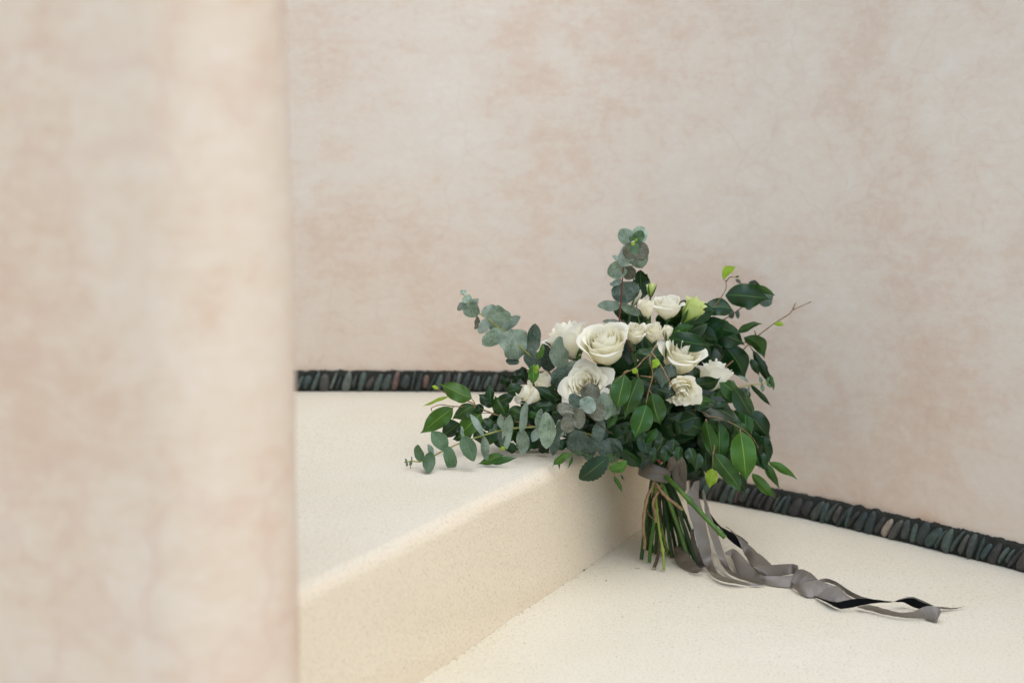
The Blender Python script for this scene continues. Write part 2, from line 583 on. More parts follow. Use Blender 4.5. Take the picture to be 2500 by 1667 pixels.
def build_step():
    prof = [(-4.0, STEP), (-2.0, STEP), (-1.0, STEP)]
    d = -0.7
    while d < -0.08:
        prof.append((d, STEP))
        d += 0.04
    r = 0.019
    for k in range(0, 13):
        a = math.pi / 2 * k / 12
        prof.append((-r + r * math.sin(a) + 0.002, STEP - r + r * math.cos(a)))
    for z in (0.10, 0.08, 0.06, 0.045, 0.03, 0.015, 0.004, -0.02):
        prof.append((0.002 + (0.12 - z) * 0.03, z))
    ts = [-4.0, -2.5, -1.8] + [-1.3 + 0.03 * i for i in range(84)]
    V, F, UV = [], [], []
    for t in ts:
        for d, z in prof:
            UV.append((t, min(1.0, max(0.0, (d + 0.024) / 0.028))))  # second coordinate masks the warm shade tint painted on the riser
            p = RA + RD * t + RN * d
            near = math.exp(-((d + 0.03) / 0.12) ** 2)
            b = hnoise(p.x * 1.0 + z * 4, p.y + z * 3, 5.0, 0.0036) * near + hnoise(p.x + z * 5, p.y - z * 2, 14.0, 0.0018) * near
            top = 1.0 if z > STEP - 0.004 else 0.0
            zz = z + (hnoise(p.x, p.y, 3.0, 0.003) + hnoise(p.x, p.y, 8.0, 0.0012)) * (1.0 if z > 0.12 else 0.0)
            q = p + RN * b * (0 if top else 1)
            V.append((q.x, q.y, zz - (0.35 * abs(b) if top else 0)))
    w = len(prof)
    for j in range(len(ts) - 1):
        for i in range(w - 1):
            F.append((j * w + i, j * w + i + 1, (j + 1) * w + i + 1, (j + 1) * w + i))
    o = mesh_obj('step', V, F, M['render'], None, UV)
    tag(o, 'broad cream sand-rendered step with a rounded nosing and a riser tinted tan for warm shade', None, None, 'structure')


build_ground()
build_step()

# ------------------------------------------------------------------ curved plaster wall with its pebble course
WP = [Vector(p) for p in ((-3.6, 2.60, 0), (-1.6, 2.70, 0), (-0.9, 2.705, 0), (-0.417, 2.700, 0), (-0.275, 2.696, 0), (-0.008, 2.686, 0), (0.20, 2.645, 0),
                          (0.366, 2.552, 0), (0.439, 2.488, 0), (0.530, 2.395, 0), (0.610, 2.298, 0), (0.685, 2.207, 0),
                          (0.774, 2.091, 0), (0.92, 1.87, 0), (1.12, 1.58, 0), (1.9, 0.7, 0))]
WC = catmull(WP, 24)
WS = [0.0]
for a, b in zip(WC[:-1], WC[1:]):
    WS.append(WS[-1] + (b - a).length)


def wall_at(s):
    lo, hi = 0, len(WS) - 1
    while hi - lo > 1:
        mid = (lo + hi) // 2
        if WS[mid] <= s:
            lo = mid
        else:
            hi = mid
    t = (s - WS[lo]) / max(WS[hi] - WS[lo], 1e-9)
    p = WC[lo].lerp(WC[hi], t)
    d = (WC[hi] - WC[lo]).normalized()
    return p, d, Vector((d.y, -d.x, 0))          # point, direction, normal towards the court


def wall_y(x):
    for a, b in zip(WC[:-1], WC[1:]):
        if a.x <= x <= b.x:
            return a.y + (b.y - a.y) * (x - a.x) / max(b.x - a.x, 1e-9)
    return 2.0


def s_of_x(x):
    for i in range(len(WC) - 1):
        if WC[i].x <= x <= WC[i + 1].x:
            return WS[i] + (WS[i + 1] - WS[i]) * (x - WC[i].x) / (WC[i + 1].x - WC[i].x)
    return WS[-1]


S_JOIN = s_of_x(0.315)


def build_wall():
    zs = [-0.02, 0.0, 0.03, 0.06, 0.1, 0.14, 0.18, 0.21] + [0.25 + 0.05 * i for i in range(20)] + [1.3, 1.4]
    V, F, UV = [], [], []
    smax = WS[-1]
    n = 150
    for i in range(n + 1):
        s = smax * i / n
        p, d, nn = wall_at(s)
        bz = STEP if s < S_JOIN else 0.0
        for z in zs:
            w = 0.004 * noise.noise(Vector((s * 2.5, z * 2.5, 1.0))) + 0.0018 * noise.noise(Vector((s * 9, z * 9, 5.0)))
            q = p + nn * w
            V.append((q.x, q.y, z))
            UV.append((s, z - bz))
    w = len(zs)
    for i in range(n):
        for j in range(w - 1):
            F.append((i * w + j, (i + 1) * w + j, (i + 1) * w + j + 1, i * w + j + 1))
    # thickness: back skin and coping
    m0 = len(V)
    for i in range(n + 1):
        p, d, nn = wall_at(smax * i / n)
        for z in (-0.02, 1.4):
            q = p - nn * 0.22
            V.append((q.x, q.y, z))
            UV.append((smax * i / n, z + 1.0))
    for i in range(n):
        F.append((m0 + 2 * i, m0 + 2 * i + 1, m0 + 2 * i + 3, m0 + 2 * i + 2))
        F.append((i * w + w - 1, (i + 1) * w + w - 1, m0 + 2 * i + 3, m0 + 2 * i + 1))
    o = mesh_obj('plaster_wall', V, F, M['plaster'], None, UV)
    tag(o, 'curved pale pink plaster wall behind the bouquet, edged with dark pebbles', 'wall', None, 'thing')
    return o


wall = build_wall()


def pebble_mesh(k):
    bm = bmesh.new()
    bmesh.ops.create_icosphere(bm, subdivisions=3, radius=1.0)
    r = random.Random(40 + k)
    off = Vector((r.uniform(-9, 9), r.uniform(-9, 9), 0))
    tp = r.uniform(-0.28, 0.28)
    for v in bm.verts:
        c = v.co
        e = 2.3
        c.x = math.copysign(abs(c.x) ** (2 / e), c.x)
        c.z = math.copysign(abs(c.z) ** (2 / e), c.z)
        c.x *= 1 + tp * c.z
        c.x += 0.12 * math.sin(c.z * 1.6 + k)
        v.co = c * (1 + 0.10 * noise.noise(c * 1.1 + off))
    me = bpy.data.meshes.new('pebble')
    bm.to_mesh(me)
    bm.free()
    me.polygons.foreach_set('use_smooth', [True] * len(me.polygons))
    me.materials.append(M['stone'])
    return me


PEB = [pebble_mesh(k) for k in range(7)]


def pebble_course(s0, s1, bz, lean, hgt, name_seed, label):
    r = random.Random(name_seed)
    # mortar bed with a ragged upper lip
    V, F = [], []
    n = int((s1 - s0) / 0.004)
    for i in range(n + 1):
        s = s0 + (s1 - s0) * i / n
        p, d, nn = wall_at(s)
        top = hgt + 0.0035 * noise.noise(Vector((s * 60, 2, name_seed))) + 0.0022 * noise.noise(Vector((s * 210, 7, name_seed)))
        for z, off in ((-0.02, 0.0045), (0.0, 0.0045), (hgt * 0.5, 0.005), (top - 0.004, 0.0065), (top, 0.004), (top + 0.0005, -0.006)):
            q = p + nn * off
            V.append((q.x, q.y, bz + z))
    for i in range(n):
        for j in range(5):
            F.append((i * 6 + j, (i + 1) * 6 + j, (i + 1) * 6 + j + 1, i * 6 + j + 1))
    bed = mesh_obj('pebble_course', V, F, M['mortar'], wall)
    bed['label'] = label
    s = s0 + 0.01
    while s < s1 - 0.008:
        w = r.choice((0.0034, 0.0044, 0.0052, 0.0060, 0.0070, 0.0084, 0.0098)) * r.uniform(0.92, 1.1)
        s += w
        p, d, nn = wall_at(s)
        ln = hgt * r.choice((0.34, 0.42, 0.46, 0.48, 0.50)) * r.uniform(.95, 1.05)
        ang = lean * r.uniform(0.5, 1.4)
        zc = bz + hgt * 0.48 + r.uniform(-0.003, 0.003)
        up = Vector((0, 0, 1)) * math.cos(ang) + d * math.sin(ang)
        sd_ = d * math.cos(ang) - Vector((0, 0, 1)) * math.sin(ang)
        ou = bpy.data.objects.new('pebble', r.choice(PEB))
        dep = r.uniform(0.0065, 0.0095)
        pos = p + nn * r.uniform(0.0035, 0.0065)
        mt = Matrix((sd_ * (w * 0.97), nn * dep, up * (ln / max(math.cos(ang) ** 0.5, 0.6)))).transposed().to_4x4()
        mt.translation = Vector((pos.x, pos.y, zc))
        link(ou, bed)
        ou.matrix_world = mt
        s += w * 1.02 + r.choice((0.0004, 0.0008, 0.0014, 0.0020, 0.0030))
    return bed


pebble_course(s_of_x(-1.60), S_JOIN - 0.004, STEP, R(21), 0.040, 3, 'dark pebble course above the step')
pebble_course(S_JOIN + 0.02, s_of_x(1.15), 0.0, R(28), 0.043, 5, 'dark pebble course above the lower floor')


# ------------------------------------------------------------------ blurred pillar in the foreground
def build_pillar():
    cx, cy, r = -0.2440, 1.12, 0.07
    th0 = R(-114)
    c0 = Vector((cx + r * math.cos(th0), cy + r * math.sin(th0)))
    dl = Vector((math.sin(th0), -math.cos(th0)))       # the face running back to the left
    plan = [c0 + dl * t for t in (1.2, 0.9, 0.7, 0.5, 0.30, 0.22, 0.18, 0.12, 0.06)]
    for k in range(25):
        a = th0 + (R(8) - th0) * k / 24
        plan.append(Vector((cx + r * math.cos(a), cy + r * math.sin(a))))
    plan += [Vector((cx + r - 0.02, cy + 0.10)), Vector((cx + r - 0.05, cy + 0.25)), Vector((cx + r - 0.12, cy + 0.40)), Vector((-0.7, 1.75)), Vector((-1.35, 1.85))]
    zs = [0.02 * i - 0.02 for i in range(0, 80)] + [1.7, 1.9]
    V, F = [], []
    n = len(plan)
    for z in zs:
        for k, p in enumerate(plan):
            c = Vector((cx - 0.2, cy))
            dr = (p - c).normalized()
            w = 0.0022 * noise.noise(Vector((p.x * 4, p.y * 4, z * 4))) + 0.0009 * noise.noise(Vector((p.x * 14, p.y * 14, z * 14)))
            q = p + dr * w
            V.append((q.x, q.y, z))
    for j in range(len(zs) - 1):
        for k in range(n):
            k2 = (k + 1) % n
            F.append((j * n + k, j * n + k2, (j + 1) * n + k2, (j + 1) * n + k))
    F.append(tuple((len(zs) - 1) * n + k for k in range(n)))
    o = mesh_obj('plaster_pillar', V, F, M['pillar'])
    tag(o, 'rounded pale pink plaster pillar, out of focus close to the viewer', 'pillar', None, 'thing')


build_pillar()


# ------------------------------------------------------------------ bouquet
bq = bpy.data.objects.new('bouquet', None)
bq.location = (0.22, 2.11, 0.0)
link(bq)
tag(bq, 'white rose and eucalyptus bouquet tied with grey ribbon, propped against the step', 'bouquet')
bpy.context.view_layer.update()
BINV = Matrix.Translation(-bq.location)


def bpart(name, verts, faces, mat, parent=None, uvs=None):
    """mesh child of the bouquet (or of one of its parts); all parts keep the bouquet's own origin"""
    vs = [Vector(v) - bq.location for v in verts]
    return mesh_obj(name, vs, faces, mat, parent if parent is not None else bq, uvs)


TIE = P(1602, 1150, 2.14)


def keep_out(p, lift=0.002):
    """leaves rest on the floor, the step and the wall instead of passing through them"""
    if p.x < 0.9:
        wy = wall_y(p.x) - 0.012
        if p.y > wy:
            p.y = wy
    d = (Vector((p.x, p.y)) - RA).dot(RN)
    if d < -0.017:
        fl = STEP
    elif d < 0.004:
        fl = STEP - 0.019 + math.sqrt(max(0.019 ** 2 - (d + 0.017) ** 2, 0))
    else:
        fl = 0.002 * math.exp(-(d / 0.04) ** 2)
    if p.z < fl + lift:
        p.z = fl + lift
    return p


SHAPES = {
    'ficus': [(0, .04), (.05, .36), (.13, .72), (.26, .94), (.40, 1.0), (.54, .97), (.66, .83), (.76, .58), (.83, .34), (.89, .16), (.95, .06), (1, .01)],
    'round': [(0, .10), (.03, .42), (.10, .72), (.24, .94), (.42, 1.0), (.62, .95), (.78, .78), (.89, .55), (.96, .30), (1, .03)],
    'oval': [(0, .06), (.05, .34), (.16, .68), (.34, .94), (.52, 1.0), (.70, .88), (.84, .62), (.93, .36), (.98, .18), (1, .03)],
    'lance': [(0, .05), (.10, .45), (.30, .95), (.45, 1.0), (.62, .80), (.78, .48), (.90, .20), (1, .01)],
}


def prof_at(sh, s):
    a = SHAPES[sh]
    for (s0, w0), (s1, w1) in zip(a[:-1], a[1:]):
        if s <= s1:
            t = (s - s0) / (s1 - s0)
            return w0 + (w1 - w0) * t
    return a[-1][1]


def leaf_data(base, tip, width, roll=0.0, bend=0.08, fold=0.2, shape='ficus', wave=0.06, side=0.0, seed=0, nl=16, nw=4, jag=0.0):
    r = random.Random(seed)
    T = tip - base
    L = T.length
    T = T / L
    view = (CAM - (base + tip) / 2).normalized()
    N = view - T * view.dot(T)
    if N.length < 0.05:
        N = Vector((0, 0, 1)) - T * T.z
    N.normalize()
    N = Matrix.Rotation(roll, 3, T) @ N
    S = T.cross(N)
    ph, ph2, fr = r.uniform(0, 6.28), r.uniform(0, 6.28), r.uniform(1.1, 2.0)
    asym = r.uniform(-0.06, 0.06)
    V, F, UV = [], [], []
    cf, sf = math.cos(fold), math.sin(fold)
    for i in range(nl + 1):
        s = i / nl
        s = s ** 0.9 if s > 0 else 0
        hw = prof_at(shape, s) * width * 0.5
        arch = 4 * s * (1 - s)
        c = base + T * (L * s) + N * (bend * L * arch) + S * (side * L * arch)
        c += S * (0.02 * L * math.sin(s * 5 + ph2)) * s
        for j in range(-nw, nw + 1):
            x = j / nw
            ww = hw * (1 + asym * (1 if x > 0 else -1))
            if jag and abs(j) == nw:
                ww *= 1 + jag * (1 if i % 2 else -1)
            wv = wave * width * x * x * math.sin(6.283 * fr * s + ph + (1.6 if x > 0 else 0)) * min(1, 3 * s)
            p = c + S * (x * ww * cf) - N * (abs(x) * ww * sf) + N * wv
            V.append(keep_out(p))
            UV.append((x * 0.5 + 0.5, s))
    w = 2 * nw + 1
    for i in range(nl):
        for j in range(w - 1):
            F.append((i * w + j, i * w + j + 1, (i + 1) * w + j + 1, (i + 1) * w + j))
    return V, F, UV


SEED = [100]


class Branch:
    """one stem of greenery: a part of the bouquet whose leaves are its sub-parts"""

    def __init__(self, name, zone, Y, paths, mat, rad=6.0, shape='ficus', to_tie=True, label=None):
        self.zone, self.Y, self.shape = zone, Y, shape
        data = []
        for k, pth in enumerate(paths):
            pts = []
            for q in pth:
                pts.append(keep_out(Q(zone, q[0], q[1], q[2] if len(q) > 2 else Y), 0.003))
            if to_tie and k == 0:
                a = pts[-1]
                pts.append(a.lerp(TIE, 0.5) + Vector((0, 0.03, 0.02)))
                pts.append(TIE + Vector((rnd.uniform(-.012, .012), rnd.uniform(-.012, .012), 0)))
            c = catmull(pts, 6)
            rr = rad * zscale(zone, Y)
            data.append(tube_data(c, (lambda t, rr=rr: rr * (0.55 + 0.6 * t)), 7, True, 0.35, k))
        V, F = join_data(data)
        self.o = bpart(name, V, F, M[mat])
        if label:
            self.o['label'] = label

    def lf(self, bx, by, tx, ty, w, kind, roll=None, dy=0.0, bend=None, fold=None, Y=None, side=0.0, wave=None, shape=None, zone=None, jag=0.0):
        SEED[0] += 1
        r = random.Random(SEED[0])
        z = self.zone if zone is None else zone
        Y = self.Y if Y is None else Y
        sh = shape or self.shape
        ficus = sh in ('ficus', 'lance')
        if roll is None:
            roll = r.uniform(-34, 34)
        if bend is None:
            bend = r.uniform(0.03, 0.20) if ficus else r.uniform(-0.09, 0.14)
        if fold is None:
            fold = r.uniform(0.15, 0.45) if ficus else r.uniform(-0.25, 0.25)
        if wave is None:
            wave = 0.14 if ficus else 0.08
        b, t = Q(z, bx, by, Y), Q(z, tx, ty, Y + dy)
        width = w * zscale(z, Y) / max(math.cos(R(roll)), 0.45)
        V, F, UV = leaf_data(b, t, width, R(roll), bend, fold, sh, wave, side, SEED[0], jag=jag)
        o = bpart('leaf', V, F, M[kind], self.o, UV)
        return o


# ---- eucalyptus sprig reaching up to the left
b = Branch('eucalyptus_sprig', 1, 2.12, [[(676, 792), (740, 897), (880, 1030), (950, 1076), (1110, 1196), (1190, 1256), (1330, 1400), (1560, 1600, 2.13), (1900, 1900, 2.15)]],
           'twig_y', 9, 'round', label='grey-green eucalyptus sprig reaching up to the left')
for a in ((682, 806, 672, 744, 78, 'ep'), (690, 815, 742, 893, 118, 'eu'), (742, 890, 846, 850, 56, 'ep', 30), (735, 896, 608, 966, 88, 'eu'),
          (745, 900, 848, 889, 18, 'ed', 60), (752, 903, 815, 1048, 190, 'eu'), (880, 1030, 1022, 920, 120, 'ep'), (830, 1040, 804, 1184, 56, 'eb', 45),
          (946, 1070, 850, 1232, 118, 'ep'), (925, 1085, 1216, 1090, 285, 'eu'), (1106, 1194, 1300, 1040, 120, 'ep'), (1118, 1200, 886, 1352, 186, 'eu'),
          (1190, 1190, 1280, 1512, 338, 'eu'), (1420, 1440, 1470, 1118, 158, 'ed'), (1290, 1540, 1138, 1525, 80, 'ed'), (1160, 1230, 1240, 1190, 60, 'ep'),
          (1500, 1620, 1380, 1400, 190, 'ed'), (1620, 1640, 1580, 1318, 190, 'ed')):
    b.lf(*a)
b.lf(1750, 222, 1742, -128, 216, 'eu', zone=3, Y=2.09)
b.lf(1775, 225, 1975, 170, 126, 'eu', zone=3, Y=2.10)
b.lf(1780, 215, 1690, 448, 215, 'ed', zone=3, Y=2.08)

# ---- eucalyptus sprig standing up at the top, its tip turned towards the viewer
b = Branch('eucalyptus_sprig', 2, 2.20, [[(468, 205, 2.13), (430, 330, 2.15), (350, 465, 2.19), (335, 620), (318, 850), (303, 1030), (340, 1160), (470, 1400)]],
           'twig_r', 9, 'round', label='upright eucalyptus sprig at the top, tip facing the viewer')
for a in ((425, 215, 300, 95, 165, 'eu', 5, .01, .03, 0, 2.15), (468, 215, 560, 62, 168, 'eu', -8, .01, .03, 0, 2.15), (440, 240, 330, 470, 170, 'ep', 10, .0, .02, 0, 2.165),
          (440, 260, 540, 482, 210, 'eu', 0, 0, .03, 0, 2.165), (465, 215, 535, 98, 120, 'eg', 0, .0, .02, 0, 2.138), (455, 225, 378, 388, 165, 'eb', 0, 0, .02, 0, 2.14),
          (460, 225, 555, 402, 195, 'eb', 0, 0, .03, 0, 2.143), (450, 220, 470, 340, 110, 'eg', 0, -.01, .02, 0, 2.132), (450, 190, 398, 172, 55, 'eg', 0, 0, 0, 0, 2.13),
          (466, 210, 480, 175, 34, 'fy', 0, 0, 0, 0, 2.125), (462, 220, 428, 246, 34, 'fy', 0, 0, 0, 0, 2.125),
          (345, 400, 226, 362, 50, 'ep', 20), (378, 468, 180, 540, 186, 'eu', 0), (360, 470, 446, 590, 150, 'eb', 20), (438, 520, 462, 604, 24, 'ep', 30), (330, 600, 205, 655, 64, 'ep', 20),
          (335, 622, 390, 842, 296, 'ed', 0), (312, 862, 78, 864, 112, 'eu', 15), (322, 846, 516, 956, 92, 'eu', 20), (300, 1036, 128, 1026, 52, 'eb', 30), (300, 1030, 402, 1105, 90, 'eb', 30)):
    b.lf(*a)

# ---- long eucalyptus sprig lying out over the step to the left
b = Branch('eucalyptus_sprig', 3, 2.03, [[(62, 1245, 1.985), (110, 1232, 1.985), (212, 1238, 1.985), (330, 1186, 1.985), (490, 1106, 1.99), (675, 1022, 2.0), (900, 950, 2.01), (1110, 894, 2.02), (1310, 868, 2.03),
                                          (1530, 862, 2.03), (1720, 880, 2.03), (1900, 902, 2.04), (2150, 960, 2.06)]], 'twig_y', 12, 'oval', label='long eucalyptus sprig lying over the step')
for a in ((62, 1245, 38, 1208, 26, 'eg'), (64, 1246, 30, 1245, 22, 'eg'), (66, 1250, 56, 1292, 30, 'eb'), (115, 1235, 112, 1178, 16, 'eb'), (110, 1222, 92, 1290, 34, 'eg'), (95, 1290, 112, 1340, 14, 'eg'),
          (214, 1242, 178, 1052, 112, 'eg'), (320, 1130, 282, 1376, 146, 'eg', 0, -.03), (345, 1182, 292, 1046, 66, 'eu', 20), (352, 1172, 362, 1288, 44, 'eu', 20),
          (488, 1112, 330, 908, 180, 'eg', 10), (492, 1060, 556, 1342, 146, 'eg'), (676, 1018, 648, 842, 40, 'eu', 50), (676, 1020, 682, 1172, 60, 'eu', 30),
          (680, 960, 790, 1234, 180, 'eg', 0, -.03), (898, 960, 756, 712, 78, 'ep', 25), (902, 960, 934, 1244, 98, 'eu', 25),
          (1108, 890, 1078, 718, 84, 'eu', 25), (1108, 895, 1090, 1072, 84, 'ed', 25), (1150, 1108, 1190, 724, 124, 'eu', 15, -.02),
          (1310, 930, 1356, 578, 92, 'eu', 30), (1316, 880, 1334, 1168, 148, 'eu', 5), (1500, 900, 1538, 660, 96, 'eu', 20), (1500, 870, 1430, 1022, 100, 'ep', 20),
          (1590, 1098, 1590, 698, 196, 'eu', 10, -.03), (1712, 900, 1662, 1176, 104, 'ed', 20), (1715, 905, 1760, 968, 90, 'ep', 20), (1738, 890, 1722, 776, 70, 'eu', 20),
          (1905, 890, 1962, 1178, 256, 'ed', 0), (1900, 905, 1820, 1070, 96, 'ed', 20), (2030, 1230, 2090, 960, 160, 'ed', 10), (2120, 1060, 2190, 760, 150, 'ed', 10)):
    b.lf(*a, Y=1.985 + 0.05 * min(1, max(0, (a[0] - 300) / 1600)))
b.lf(200, 925, 236, 1178, 268, 'ed', 0, 0, zone=4, Y=2.05, shape='round')
b.lf(520, 1010, 530, 1254, 190, 'ed', 10, 0, zone=4, Y=2.09)
b.lf(120, 1000, 80, 740, 150, 'ed', 10, 0, zone=4, Y=2.06)

# ---- drying eucalyptus cluster under the open rose
b = Branch('eucalyptus_sprig', 3, 2.00, [[(1975, 668, 1.985), (2080, 760), (2200, 860, 2.03), (2420, 1000, 2.08)]], 'twig_d', 9, 'round', label='brownish drying eucalyptus tip below the open rose')
for a in ((1975, 668, 2110, 560, 200, 'ep', 0, 0, .03, 0, 1.985), (1960, 640, 1850, 500, 150, 'ed', 0, 0, .03, 0, 2.005), (1905, 720, 1700, 628, 160, 'eb', 10, 0, .03, 0, 1.99),
          (1900, 715, 1722, 690, 24, 'eb', 40, 0, .1, 0, 1.98), (1850, 742, 1790, 926, 166, 'eb', 5, 0, .05, 0, 1.98), (1930, 645, 1950, 884, 150, 'eb', 10, 0, .05, 0, 1.985),
          (1990, 560, 2150, 410, 220, 'eb', 10, 0, .05, 0, 2.015), (2070, 560, 2200, 790, 190, 'eb', 10, 0, .05, 0, 2.01), (2210, 480, 2250, 780, 170, 'eu', 10, 0, .05, 0, 2.02),
          (2240, 500, 2330, 400, 120, 'ed', 10, 0, .05, 0, 2.03), (2300, 740, 2350, 560, 140, 'eu', 10, 0, .05, 0, 2.03), (1760, 790, 1720, 940, 100, 'ed', 10, 0, .05, 0, 2.01)):
    b.lf(*a)

# ---- small eucalyptus sprig at the right
b = Branch('eucalyptus_sprig', 4, 2.16, [[(1852, 342), (1800, 364), (1650, 380), (1505, 414), (1370, 450), (1250, 520), (1100, 640)]], 'twig_y', 8, 'oval', label='thin young eucalyptus sprig at the right')
for a in ((1372, 452, 1286, 272, 60, 'eu'), (1508, 415, 1432, 330, 80, 'eu'), (1506, 412, 1496, 548, 78, 'eu'), (1290, 430, 1366, 606, 176, 'eu'), (1290, 440, 1180, 500, 110, 'eu'),
          (1640, 350, 1540, 284, 34, 'eu', 30), (1650, 382, 1634, 552, 30, 'eu', 40), (1778, 366, 1758, 288, 40, 'eu', 20), (1778, 368, 1792, 452, 42, 'eu', 20), (1824, 362, 1860, 294, 34, 'eg'),
          (1828, 362, 1882, 402, 36, 'eg')):
    b.lf(*a)

# ---- eucalyptus leaves far back at the upper right
b = Branch('eucalyptus_sprig', 2, 2.36, [[(1700, 660), (1640, 800), (1500, 930), (1300, 1060, 2.3), (1100, 1250, 2.22)]], 'twig_d', 8, 'round', label='eucalyptus sprig at the back, upper right')
for a in ((1690, 720, 1690, 604, 140, 'ed'), (1790, 880, 1826, 690, 140, 'ed'), (1290, 920, 1300, 794, 142, 'ed'), (1510, 912, 1520, 1000, 44, 'ed'), (1450, 1000, 1455, 900, 60, 'ed'), (1640, 910, 1600, 800, 90, 'ed')):
    b.lf(*a)

# ---- fig branch lying out to the left
b = Branch('fig_branch', 3, 2.07, [[(336, 690, 2.04), (332, 652, 2.04), (430, 618, 2.05), (570, 634), (800, 646), (940, 690), (1060, 735), (1310, 812), (1600, 880, 2.10)],
                                   [(372, 432), (470, 482), (560, 512), (720, 576), (780, 602), (920, 686)], [(768, 548), (800, 600), (800, 640)], [(560, 650), (575, 634)], [(870, 712), (960, 705), (1060, 735)]],
           'twig', 8, label='fig branch reaching left over the step')
for a in ((770, 548, 412, 394, 205, 'fl', 8, 0, .04, .2), (408, 440, 326, 412, 42, 'fy', 20), (562, 652, 200, 925, 208, 'fl', -5, 0, .05, .15), (792, 622, 562, 778, 172, 'fm', 15), (872, 712, 598, 1016, 222, 'fl', 10),
          (1142, 738, 1022, 516, 210, 'fm', 5), (632, 818, 426, 962, 200, 'fd'), (1040, 600, 1250, 510, 130, 'fd'), (1155, 480, 1335, 416, 140, 'fd', 5, 0, .1), (965, 640, 948, 376, 110, 'fd', 20),
          (1000, 640, 832, 500, 130, 'fd', 20), (522, 524, 228, 634, 40, 'fy', 30, 0, .05, .4), (1112, 1168, 836, 1268, 118, 'fl', 10, 0, .06, .2, 2.005), (962, 1246, 1264, 1192, 84, 'fm', 20, 0, .12, .3, 2.0),
          (1106, 1120, 1104, 1064, 58, 'fy', 0, 0, .05, .1, 1.995), (800, 900, 960, 1060, 160, 'fd'), (880, 780, 1010, 900, 150, 'fd'), (960, 860, 1180, 1000, 180, 'fd'), (760, 880, 640, 1020, 140, 'fd'), (1000, 900, 940, 1080, 130, 'fm'),
          (1180, 660, 1400, 760, 150, 'fm'), (1250, 700, 1120, 830, 140, 'fd'), (1400, 690, 1520, 760, 110, 'fm'), (1300, 560, 1480, 660, 150, 'fd'), (1120, 1060, 1300, 1110, 120, 'fd'), (1420, 1080, 1250, 1060, 150, 'fd'),
          (1500, 1000, 1620, 1150, 130, 'fd'), (900, 640, 780, 700, 120, 'fd'), (1740, 560, 1440, 416, 130, 'fd', 5, 0, .1, .3), (1700, 620, 1390, 650, 130, 'fd'), (1720, 700, 1640, 716, 60, 'fm'),
          (1500, 1130, 1640, 1060, 110, 'fd'), (1000, 1010, 1240, 1090, 120, 'fd'), (680, 840, 560, 900, 120, 'fd'), (700, 960, 560, 1000, 90, 'fd')):
    b.lf(*a)

# ---- fig branch at the left of the roses
b = Branch('fig_branch', 3, 2.14, [[(1110, 440), (1180, 400), (1190, 290), (1300, 230), (1420, 260), (1600, 420, 2.16)]], 'twig_d', 7)
for a in ((1160, 440, 1090, 260, 110, 'fd'), (1190, 300, 1280, 380, 90, 'fd'), (1250, 250, 1340, 330, 80, 'fd'), (1320, 200, 1350, 380, 110, 'fd')):
    b.lf(*a)
b.lf(1448, 175, 1438, 408, 128, 'fl', 0, Y=2.06)
b.lf(1490, 178, 1470, 290, 50, 'fy', 10, Y=2.055)
b.lf(1552, -40, 1470, 140, 70, 'fl', 35, Y=2.07, side=-0.15)

# ---- fig branch in the middle with leaves hanging in front of the roses
b = Branch('fig_branch', 4, 2.02, [[(190, 422, 2.0), (280, 332, 2.0), (370, 252, 2.0), (480, 200, 2.01), (560, 112), (632, 62), (640, 40), (700, 0, 2.06)],
                                   [(980, 508, 2.0), (960, 470, 2.0), (880, 410, 2.0), (800, 300, 2.0), (740, 180, 2.01), (636, 40)],
                                   [(582, 592, 2.02), (590, 520), (620, 400), (652, 270), (620, 130), (632, 62)], [(520, 285), (600, 295), (645, 300)], [(355, 275, 2.0), (352, 250, 2.0), (400, 232, 2.0)],
                                   [(505, 300, 2.01), (490, 240, 2.01), (480, 200, 2.01)], [(640, 470), (620, 440), (612, 420)]],
           'twig', 8, label='fig branch in the middle, leaves hanging before the roses')
for a in ((357, 272, 275, 645, 222, 'fm', -10, 0, .08, .18, 2.0), (507, 296, 352, 730, 205, 'fm', 5, 0, .06, .2, 2.012), (586, 588, 462, 940, 232, 'fm', -8, 0, .06, .2, 2.02), (642, 468, 728, 810, 226, 'fm', 10, 0, .08, .2, 2.03),
          (486, 212, 444, 262, 66, 'fy', 10, 0, .1, .2, 2.0), (704, 112, 652, 208, 84, 'fy', 20, 0, .1, .2, 2.0), (760, 200, 916, 280, 140, 'ed', 0, 0, .08, .1, 2.03), (740, 190, 752, 408, 170, 'ed', 10, 0, .05, .1, 2.035),
          (250, 405, 228, 548, 56, 'fy', 10, 0, .05, .2, 2.005), (650, 400, 902, 492, 190, 'fd', 0, 0, .05, .2, 2.045), (292, 650, 172, 858, 76, 'fm', 20, 0, .05, .3, 2.03), (472, 788, 358, 992, 136, 'fd', 10, 0, .05, .2, 2.04),
          (692, 828, 566, 1008, 92, 'fm', 25, 0, .05, .3, 2.05), (700, 840, 660, 1090, 130, 'fd', 10, 0, .05, .2, 2.06), (560, 850, 450, 960, 140, 'fd', 10, 0, .05, .2, 2.03)):
    b.lf(*a)
b.lf(745, 1375, 432, 1348, 190, 'fd', 25, 0, .22, .35, zone=2, Y=2.05, side=-.12)
b.lf(640, 1290, 752, 1500, 120, 'fd', 30, 0, .10, .3, zone=2, Y=2.06)

